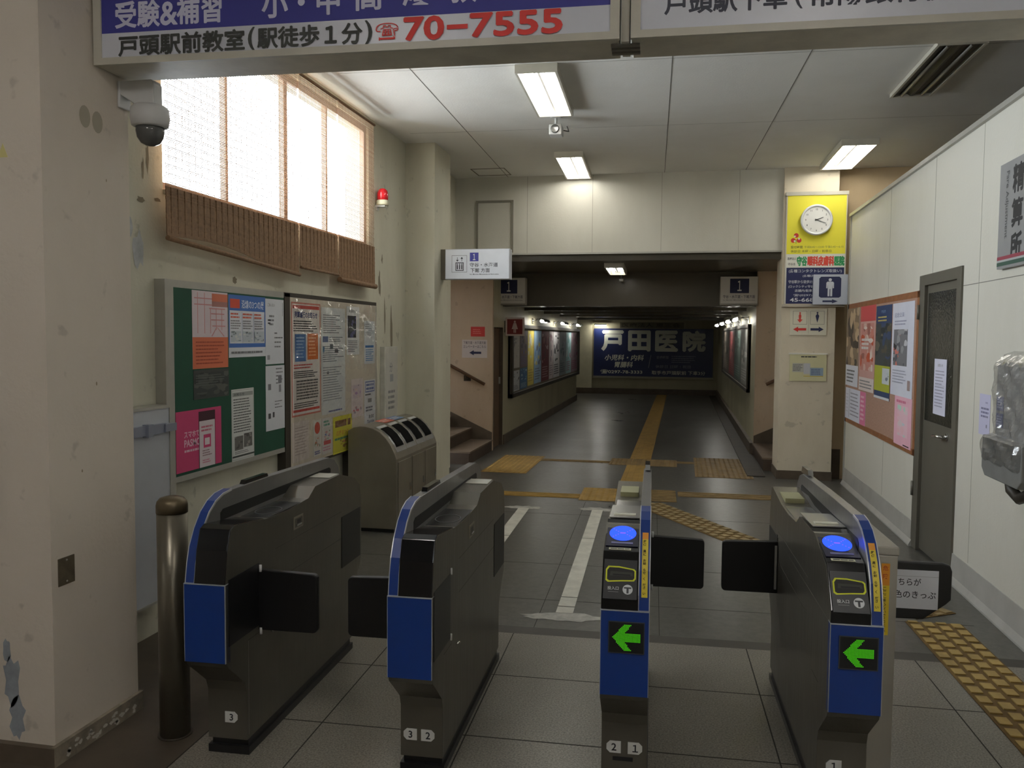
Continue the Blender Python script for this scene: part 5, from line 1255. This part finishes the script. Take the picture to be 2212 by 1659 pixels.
# ================================================================== FLOOR MARKINGS
def tactile(name, label, M, l, w_, kind, worn=False, cat='tactile paving'):
    """paving strip of 30 cm slabs; local x along, y across"""
    mm = M_YELLOWOLD if worn else M_YELLOWTILE
    m = MB(); m.box(0, 0, 0, l, w_, .003, mm if kind != 'dash' else mat((112, 86, 42), .7, 0, .3, 9, name='dark_ochre_base'))
    if kind == 'bar':
        n = max(1, round(w_ / .075)); 
        for k in range(n): m.box(.0, (k + .5) * w_ / n - .017, .003, l, (k + .5) * w_ / n + .017, .007, mm)
    elif kind == 'dot':
        nx, ny = round(l / .06), round(w_ / .06)
        for i in range(nx):
            for j in range(ny):
                cx_, cy_ = (i + .5) * l / nx, (j + .5) * w_ / ny
                V = [(cx_ + r_ * math.cos(a), cy_ + r_ * math.sin(a), z) for r_, z in ((.014, .003), (.009, .007)) for a in [q * math.pi / 3 for q in range(6)]]
                m.add(V, [(q, (q + 1) % 6, 6 + (q + 1) % 6, 6 + q) for q in range(6)] + [tuple(range(6, 12))], mm)
    elif kind == 'dash':
        top = mat((176, 148, 84) if not worn else (150, 130, 88), .55, 0, .25, 9, name='worn_bar_top'); 
        n = 4; st = w_ / n; pitch = .105
        for k in range(n):
            x = (0 if k % 2 == 0 else pitch / 2)
            while x < l - .02:
                m.box(x + .008, k * st + .012, .003, min(x + .076, l), (k + 1) * st - .012, .009, top); x += pitch
    return tag(m.build(name, None, M @ Matrix.Translation((0, 0, .0007))), label, cat)
PI = math.pi
tactile('tactile_strip', 'yellow guiding strip running down the middle of the tunnel', loc(-.355, 10.95, 0, PI / 2), 12.4, .27, 'bar')
tactile('tactile_pad', 'wide yellow warning pad where the tunnel strip meets the cross strip', loc(-.86, 10.4, 0), .84, .55, 'dot', True)
tactile('tactile_pad', 'large yellow warning pad before the left stairs', loc(-2.28, 9.47, 0), .54, 1.42, 'dot')
tactile('tactile_pad', 'large worn yellow pad before the right stairs', loc(.19, 9.72, 0), .65, 1.55, 'dot', True)
tactile('tactile_strip', 'thin yellow cross strip towards the left stairs', loc(-1.74, 10.52, 0), .88, .16, 'bar', True)
tactile('tactile_strip', 'thin yellow cross strip towards the right stairs', loc(-.02, 10.7, 0), .21, .16, 'bar', True)
tactile('tactile_strip', 'short yellow strip joining the two rows of pads in the middle', loc(-.36, 8.76, 0, PI / 2), 1.64, .27, 'bar')
tactile('tactile_strip', 'bright yellow strip behind the second gate, left of the square pad', loc(-2.2, 8.1, 0, .03), 1.24, .22, 'bar')
tactile('tactile_pad', 'bright yellow square pad behind the gate with plates 2 and 1', loc(-.955, 8.05, 0, .03), .62, .68, 'dot')
tactile('tactile_pad', 'worn barred pad right of the square yellow pad', loc(-.33, 8.15, 0, .03), .32, .62, 'bar', True)
tactile('tactile_strip', 'faded yellow strip towards the clock column', loc(.0, 8.47, 0, .02), 1.0, .26, 'bar', True)
a0, a1 = Vector((-.42, 7.95)), Vector((1.35, 5.05)); dv = (a1 - a0)
tactile('tactile_strip', 'worn diagonal tactile strip behind the closed right flaps', loc(a0.x, a0.y, 0, math.atan2(dv.y, dv.x)), dv.length, .3, 'dash', True)
tactile('tactile_strip', 'yellow strip of staggered raised bars on the floor at lower right', GM @ loc(1.735, 1.4, 0, PI / 2), 3.55, .3, 'dash')

def tape(gx, y0, y1, label):
    t = thing('floor_line', label, 'floor marking', GM @ loc(gx, y0, .0007), 'white lines on the dark floor')
    m = MB(); n = 4; L = y1 - y0; cuts = [0, .12, .3, L * .62, L]
    for a, b_ in zip(cuts, cuts[1:]): m.box(-.05, a + .006, 0, .05, b_ - .006, .0015, M_TAPE)
    o = part(m, 'stripe', t)
    for k, yy in enumerate((-.06, L + .02)):
        rr = random.Random(k + int(gx * 100)); m = MB(); nn = 22
        pts = [((.24 if k == 0 else .17) * math.cos(2 * PI * i / nn) * (.7 + .5 * rr.random()), yy + .075 * math.sin(2 * PI * i / nn) * (.6 + .6 * rr.random())) for i in range(nn)]
        m.prism(pts, 2, 0, .0006, mat((178, 176, 168), .6, 0, .35, 14, name='worn_tape_patch')); part(m, 'worn_patch', t, 'worn grey-white patch at the line end')
tape(-.48, 4.72, 7.65, 'white floor line left of the gate with plates 2 and 1')
tape(-1.16, 4.72, 7.6, 'white floor line beside the second gate from the bollard')

bpy.data.objects.remove(_fo)
bpy.data.curves.remove(_fc)
